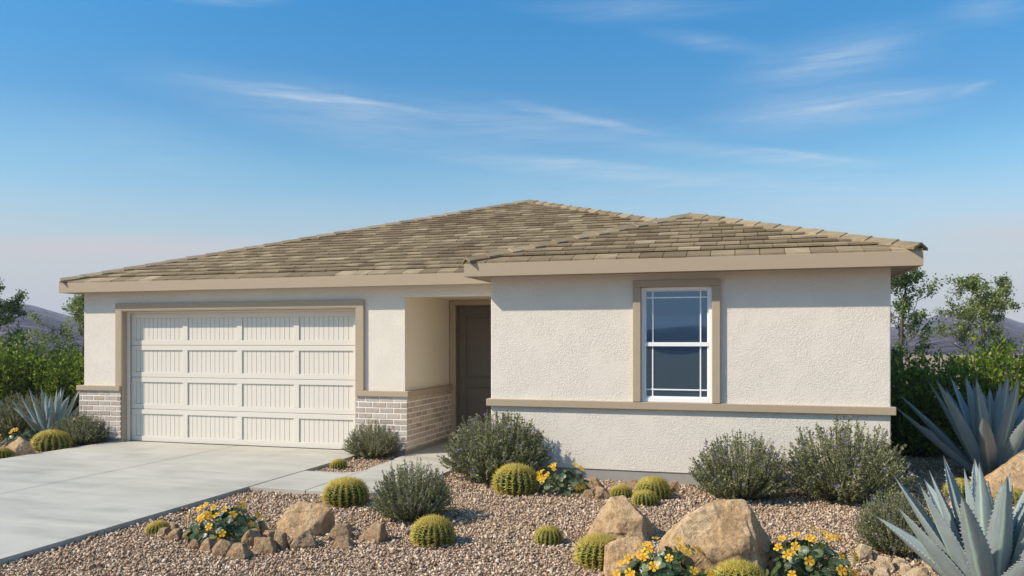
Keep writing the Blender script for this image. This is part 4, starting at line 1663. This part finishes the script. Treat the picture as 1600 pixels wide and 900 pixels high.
for (px, pb, pw, ph, nl_, nf_, sd, lab) in [
    (334, 852, 122, 66, 95, 20, 1, 'yellow flowering plant with round leaves beside the driveway, ringed by small rocks'),
    (884, 777, 92, 52, 85, 18, 2, 'yellow flowering plant with round leaves against the foundation of the front wall'),
    (1052, 935, 140, 86, 110, 22, 3, 'yellow flowering plant with round leaves at the bottom edge in front of the biggest boulder'),
    (1284, 925, 148, 92, 120, 22, 4, 'yellow flowering plant at the bottom between the biggest boulder and the cream rocks'),
    (24, 700, 84, 32, 60, 12, 5, 'yellow flowering plant at the left edge behind the pale boulder'),
]:
    x_, y_, dep = ground_at(px, pb)
    s_ = dep / 1235
    flower_plant(lab, x_ - math.sin(YAW) * pw * s_ * .42, y_ + math.cos(YAW) * pw * s_ * .42, pw * s_ * 1.14, ph * s_ * 0.86, int(nl_ * 1.3), nf_ + 3, sd)


# ------------------------------------------------------------------ agaves
def agave_leaf_mesh(L, W, e0, bend, roll, seed):
    """leaf in the XZ plane growing out along +X; e0 start elevation, bend: change of elevation along the leaf"""
    g = np.random.default_rng(seed)
    ns, nc = 26, 9
    t = np.linspace(0, 1, ns)
    el_ = e0 + bend * t ** 1.3
    ds = L / (ns - 1)
    x = np.concatenate([[0], np.cumsum(np.cos(el_[:-1]) * ds)])
    z = np.concatenate([[0], np.cumsum(np.sin(el_[:-1]) * ds)])
    wd = W * np.interp(t, [0, .08, .25, .45, .65, .82, .94, 1.0], [.62, .70, .92, 1.0, .84, .50, .17, .015])
    wob = np.cumsum(g.normal(size=ns) * 0.0012)
    V, UV = [], []
    us = np.linspace(-1, 1, nc)
    for i in range(ns):
        tx, tz = math.cos(el_[i]), math.sin(el_[i])
        nx, nz = -tz, tx                        # leaf's upper-face normal
        for u in us:
            lift = wd[i] * (0.30 * abs(u) ** 1.6) * (1 - 0.25 * t[i])
            V.append((x[i] + nx * lift, u * wd[i] / 2 + wob[i], z[i] + nz * lift))
            UV.append(((u + 1) / 2, t[i]))
    nt_ = ns * nc
    for i in range(ns):                         # underside, thick at the middle
        tx, tz = math.cos(el_[i]), math.sin(el_[i])
        nx, nz = -tz, tx
        for u in us:
            lift = wd[i] * (0.30 * abs(u) ** 1.6) * (1 - 0.25 * t[i])
            th = (0.20 * wd[i] + 0.004) * (1 - u * u) ** 0.8 * (1.25 - 0.9 * t[i]) + 0.0015
            V.append((x[i] + nx * (lift - th), u * wd[i] / 2 * 0.995 + wob[i], z[i] + nz * (lift - th)))
            UV.append(((u + 1) / 2, t[i]))
    F, Mi = [], []
    for i in range(ns - 1):
        for k in range(nc - 1):
            a = i * nc + k
            F.append((a, a + nc, a + nc + 1, a + 1))
            F.append((nt_ + a, nt_ + a + 1, nt_ + a + nc + 1, nt_ + a + nc))
            Mi += [0, 0]
        for k in (0, nc - 1):
            a = i * nc + k
            F.append((a, nt_ + a, nt_ + a + nc, a + nc) if k == 0 else (a, a + nc, nt_ + a + nc, nt_ + a))
            Mi.append(0)
    # marginal teeth
    for k, sg in ((0, -1), (nc - 1, 1)):
        s = 0.10
        while s < 0.9:
            q = s * (ns - 1)
            i = int(q)
            fr = q - i
            p0 = np.array(V[i * nc + k]) * (1 - fr) + np.array(V[min(i + 1, ns - 1) * nc + k]) * fr
            tx = np.array([math.cos(el_[i]), 0, math.sin(el_[i])])
            h = W * g.uniform(0.055, 0.095)
            b = W * 0.07
            j = len(V)
            V += [tuple(p0 - tx * b - np.array([0, sg * .002, 0])), tuple(p0 + tx * b - np.array([0, sg * .002, 0])), tuple(p0 + np.array([0, sg * h, 0]) + tx * b * g.uniform(-.2, .9)),
                  tuple(p0 - np.array([math.sin(-el_[i]), 0, math.cos(el_[i])]) * 0.004)]
            UV += [(0.9, s)] * 4
            F += [(j, j + 1, j + 2), (j, j + 2, j + 3), (j + 1, j + 3, j + 2)]
            Mi += [1, 1, 1]
            s += g.uniform(0.030, 0.045)
    me = mesh_np('leaf', V, F, [M['agave'], M['tooth']], Mi, smooth=True, uv=UV)
    return me


def agave(label, x, y, L, W, n, seed, specs=None, lowest=8):
    t = thing('agave', label, 'agave', (x, y, GZ - 0.02), 0, 'blue grey agaves')
    g = np.random.default_rng(seed)
    ga = math.pi * (3 - 5 ** 0.5)
    rows = []
    for i in range(n):
        f = i / (n - 1)                          # 0 outer, 1 heart
        e_end = R(lowest) + (R(86) - R(lowest)) * f ** 0.75
        e0 = min(e_end + R(8) * (1 - f), R(88))
        bend = R(g.uniform(-14, 8)) * (1 - f) + R(g.uniform(-3, 5))
        rows.append((i * ga + g.uniform(-.25, .25), e0 + R(g.uniform(-4, 4)), bend, L * (0.86 + 0.14 * math.sin(f * math.pi)) * g.uniform(0.9, 1.06), W * (1 - 0.28 * f) * g.uniform(.92, 1.08)))
    rows += specs or []
    for i, (azm, e0, bend, L_, W_) in enumerate(rows):
        me = agave_leaf_mesh(L_, W_, e0, bend, 0, seed * 50 + i)
        o = link('leaf', me, t)
        o.rotation_euler = (0, 0, azm)
        rr0 = 0.035 + 0.05 * (1 - (i / len(rows)))
        o.location = (math.cos(azm) * rr0 * L, math.sin(azm) * rr0 * L, 0.02)
    return t


ax_, ay_, _ = ground_at(1550, 945)
agave('front agave with broad toothed blue grey leaves at the bottom right corner', ax_, ay_, 1.0, 0.178, 30, 3, lowest=26)
ax_, ay_, _ = ground_at(1549, 748)
agave('large shaded agave before the dark hedge at the right of the house', ax_, ay_, 1.46, 0.205, 31, 5, lowest=14)
ax_, ay_, _ = ground_at(80, 690)
agave('agave between the bright hedge and the small shrub at the left of the garage', ax_, ay_, 1.0, 0.15, 27, 8, lowest=26)


# ------------------------------------------------------------------ hedge shrubs and trees
def hedge_meshes(seed, nsh=230, nl=54):
    """unit shrub about 1 wide and 1 high, upright shoots"""
    g = np.random.default_rng(seed)
    LC, LA, paths, rad = [], [], [], []
    for i in range(nsh):
        a = g.uniform(0, 2 * math.pi)
        q = math.sqrt(g.random()) * 0.5
        top = np.array([math.cos(a) * q, math.sin(a) * q, (1.0 - 0.9 * q ** 2) * g.uniform(0.72, 1.06)])
        if g.random() < 0.25:
            top[2] *= g.uniform(0.3, 0.8)
            top[:2] *= 1.08
        b = np.array([math.cos(a) * q * .35, math.sin(a) * q * .35, 0])
        mid = np.array([top[0] * .9, top[1] * .9, top[2] * .4])
        t = np.linspace(0, 1, 6)[:, None]
        p = (1 - t) ** 2 * b + 2 * t * (1 - t) * mid + t ** 2 * top + np.cumsum(g.normal(size=(6, 3)) * .008, 0)
        paths.append(p)
        rad.append(np.linspace(.007, .002, 6))
        n = nl
        s = g.uniform(0.12, 1.0, n) * 5
        k = np.minimum(s.astype(int), 4)
        fr = (s - k)[:, None]
        c = p[k] * (1 - fr) + p[k + 1] * fr + g.normal(size=(n, 3)) * 0.022 * (1.2 - fr * .6)
        LC.append(c)
        LA.append(unit(unit(p[k + 1] - p[k]) * 0.6 + g.normal(size=(n, 3)) * 0.6))
    C, A = np.concatenate(LC), np.concatenate(LA)
    n = len(C)
    S = unit(np.cross(A, g.normal(size=(n, 3)) + np.array([0, 0, .6])))
    lv, lf = diamonds(C, A, S, g.uniform(.032, .058, n), g.uniform(.018, .030, n))
    sv, sf = tubes(paths, rad, 3)
    return mesh_np('foliage', lv, lf, [M['hedge_leaf']]), mesh_np('stems', sv, sf, [M['bark']])


HM = [hedge_meshes(s) for s in (21, 22, 23)]
HEDGE = [  # x, y, width, height, variant, label
    (-17.2, 15.2, 2.0, 1.86, 0, 'bright green hedge shrub at the left edge of the photo'),
    (-15.7, 15.6, 2.0, 1.74, 1, 'bright green hedge shrub second from the left edge'),
    (-14.3, 15.5, 1.9, 1.86, 2, 'bright green hedge shrub behind the left agave'),
    (-12.9, 15.7, 1.9, 1.80, 0, 'bright green hedge shrub against the left corner of the garage'),
    (2.55, 13.6, 1.7, 1.74, 1, 'dark hedge shrub in the shade at the right corner of the house'),
    (3.75, 13.5, 1.8, 1.84, 2, 'dark hedge shrub behind the leftmost leaves of the shaded agave'),
    (4.95, 13.4, 1.9, 1.92, 0, 'hedge shrub behind the middle of the shaded agave'),
    (6.15, 13.3, 1.9, 1.90, 1, 'hedge shrub at the right edge of the photo behind the shaded agave'),
    (7.5, 13.1, 1.9, 1.95, 2, 'hedge shrub cut by the right edge of the photo'),
]
for i_, (x_, y_, wd, hg, v_, lab) in enumerate(HEDGE):
    t_ = thing('hedge_shrub', lab, 'hedge shrub', (x_, y_, GZ), i_ * 2.1, 'upright green hedge shrubs')
    t_.scale = (wd, wd, hg)
    link('foliage', HM[v_][0], t_)
    link('stems', HM[v_][1], t_)


def tree(label, x, y, h, crown_w, trunk_r, seed, leafmat, nleaf=46, leaf=0.07, clear=0.25, lean=0.0, cat='tree', dense=1.0):
    g = np.random.default_rng(seed)
    t = thing('tree', label, cat, (x, y, GZ), 0, 'airy trees beyond the hedge')
    paths, rad, tips = [], [], []

    def grow(p0, d, L, r, depth):
        k = 6
        pts = [p0]
        dd = d.copy()
        for i in range(k - 1):
            dd = unit(dd + g.normal(size=3) * 0.13 + np.array([0, 0, 0.05]))
            pts.append(pts[-1] + dd * L / (k - 1))
        pts = np.array(pts)
        paths.append(pts)
        rad.append(np.linspace(r, r * 0.5, k))
        if depth == 0:
            tips.append(pts)
            return
        nb = 4 if depth > 1 else 4
        for j in range(nb):
            f = g.uniform(0.35, 1.0) if j else 1.0
            q = f * (k - 1)
            i = min(int(q), k - 2)
            b = pts[i] + (pts[i + 1] - pts[i]) * (q - i)
            side = unit(np.cross(dd, g.normal(size=3)))
            nd = unit(dd * g.uniform(0.5, 0.9) + side * g.uniform(0.55, 0.95) + np.array([0, 0, 0.1]))
            grow(b, nd, L * g.uniform(0.55, 0.75), r * 0.55, depth - 1)
    # trunk
    k = 10
    zz = np.linspace(0, h * 0.86, k)
    tr = np.stack([np.cumsum(g.normal(size=k) * 0.03) + lean * (zz / h) ** 1.4 * h, np.cumsum(g.normal(size=k) * 0.03), zz], 1)
    tr[:, :2] -= tr[0, :2]
    trunk = (tr, np.linspace(trunk_r, trunk_r * 0.22, k))
    nb = 15
    for j in range(nb):
        f = clear + (0.97 - clear) * (j + 0.5) / nb
        q = f * (k - 1)
        i = min(int(q), k - 2)
        b = tr[i] + (tr[i + 1] - tr[i]) * (q - i)
        a = j * 2.4 + g.uniform(-.5, .5)
        rise = 0.35 + 1.0 * f
        d = unit(np.array([math.cos(a), math.sin(a), rise]))
        ln = crown_w * 0.30 * (math.sin(math.pi * (0.18 + 0.75 * (f - clear) / (1 - clear))) + 0.25) * g.uniform(0.65, 1.15)
        grow(b, d, ln, trunk_r * 0.32 * (1.15 - f), 2)
    LC, LA = [], []
    for pts in tips:
        if g.random() > dense:
            continue
        n = int(nleaf * g.uniform(0.3, 1.5) / 1.35)
        s = g.uniform(0.1, 1.0, n) * 5
        kk = np.minimum(s.astype(int), 4)
        fr = (s - kk)[:, None]
        LC.append(pts[kk] * (1 - fr) + pts[kk + 1] * fr + g.normal(size=(n, 3)) * leaf * 0.8)
        LA.append(unit(g.normal(size=(n, 3)) + np.array([0, 0, -0.2])))
    C, A = np.concatenate(LC), np.concatenate(LA)
    n = len(C)
    S = unit(np.cross(A, g.normal(size=(n, 3)) * 0.7 + np.array([0, 0, 1.0])))
    lv, lf = diamonds(C, A, S, g.uniform(.75, 1.3, n) * leaf, g.uniform(.5, .75, n) * leaf)
    link('crown', mesh_np('crown', lv, lf, [leafmat]), t)
    tv, tf = tubes([trunk[0]], [trunk[1]], 8)
    link('trunk', mesh_np('trunk', tv, tf, [M['bark']], smooth=True), t)
    bv, bf = tubes(paths, rad, 4)
    link('branches', mesh_np('branches', bv, bf, [M['bark']]), t)
    return t


def pol(px, depth):
    """plan position at a given depth in front of the viewpoint"""
    a = (px - 800) / 1235
    c, s = math.cos(YAW), math.sin(YAW)
    return (-s + a * c) * depth, (c + a * s) * depth


x_, y_ = pol(-14, 20)
tree('dark leafy tree at the left edge of the photo beyond the hedge', x_, y_, 3.5, 2.3, 0.07, 31, M['tree_leaf'], 90, 0.058, 0.18)
x_, y_ = pol(128, 20)
tree('pale green tree leaning out from behind the garage corner', x_, y_, 3.0, 2.2, 0.06, 32, M['pale_leaf'], 70, 0.058, 0.25, dense=0.8)
x_, y_ = pol(1410, 17)
tree('dark tree beside the right corner of the house', x_, y_, 3.75, 1.75, 0.065, 33, M['tree_leaf'], 60, 0.056, 0.2)
x_, y_ = pol(1530, 18)
tree('pale green tree standing clear against the hills at the right', x_, y_, 3.3, 1.9, 0.06, 34, M['pale_leaf'], 85, 0.056, 0.25)
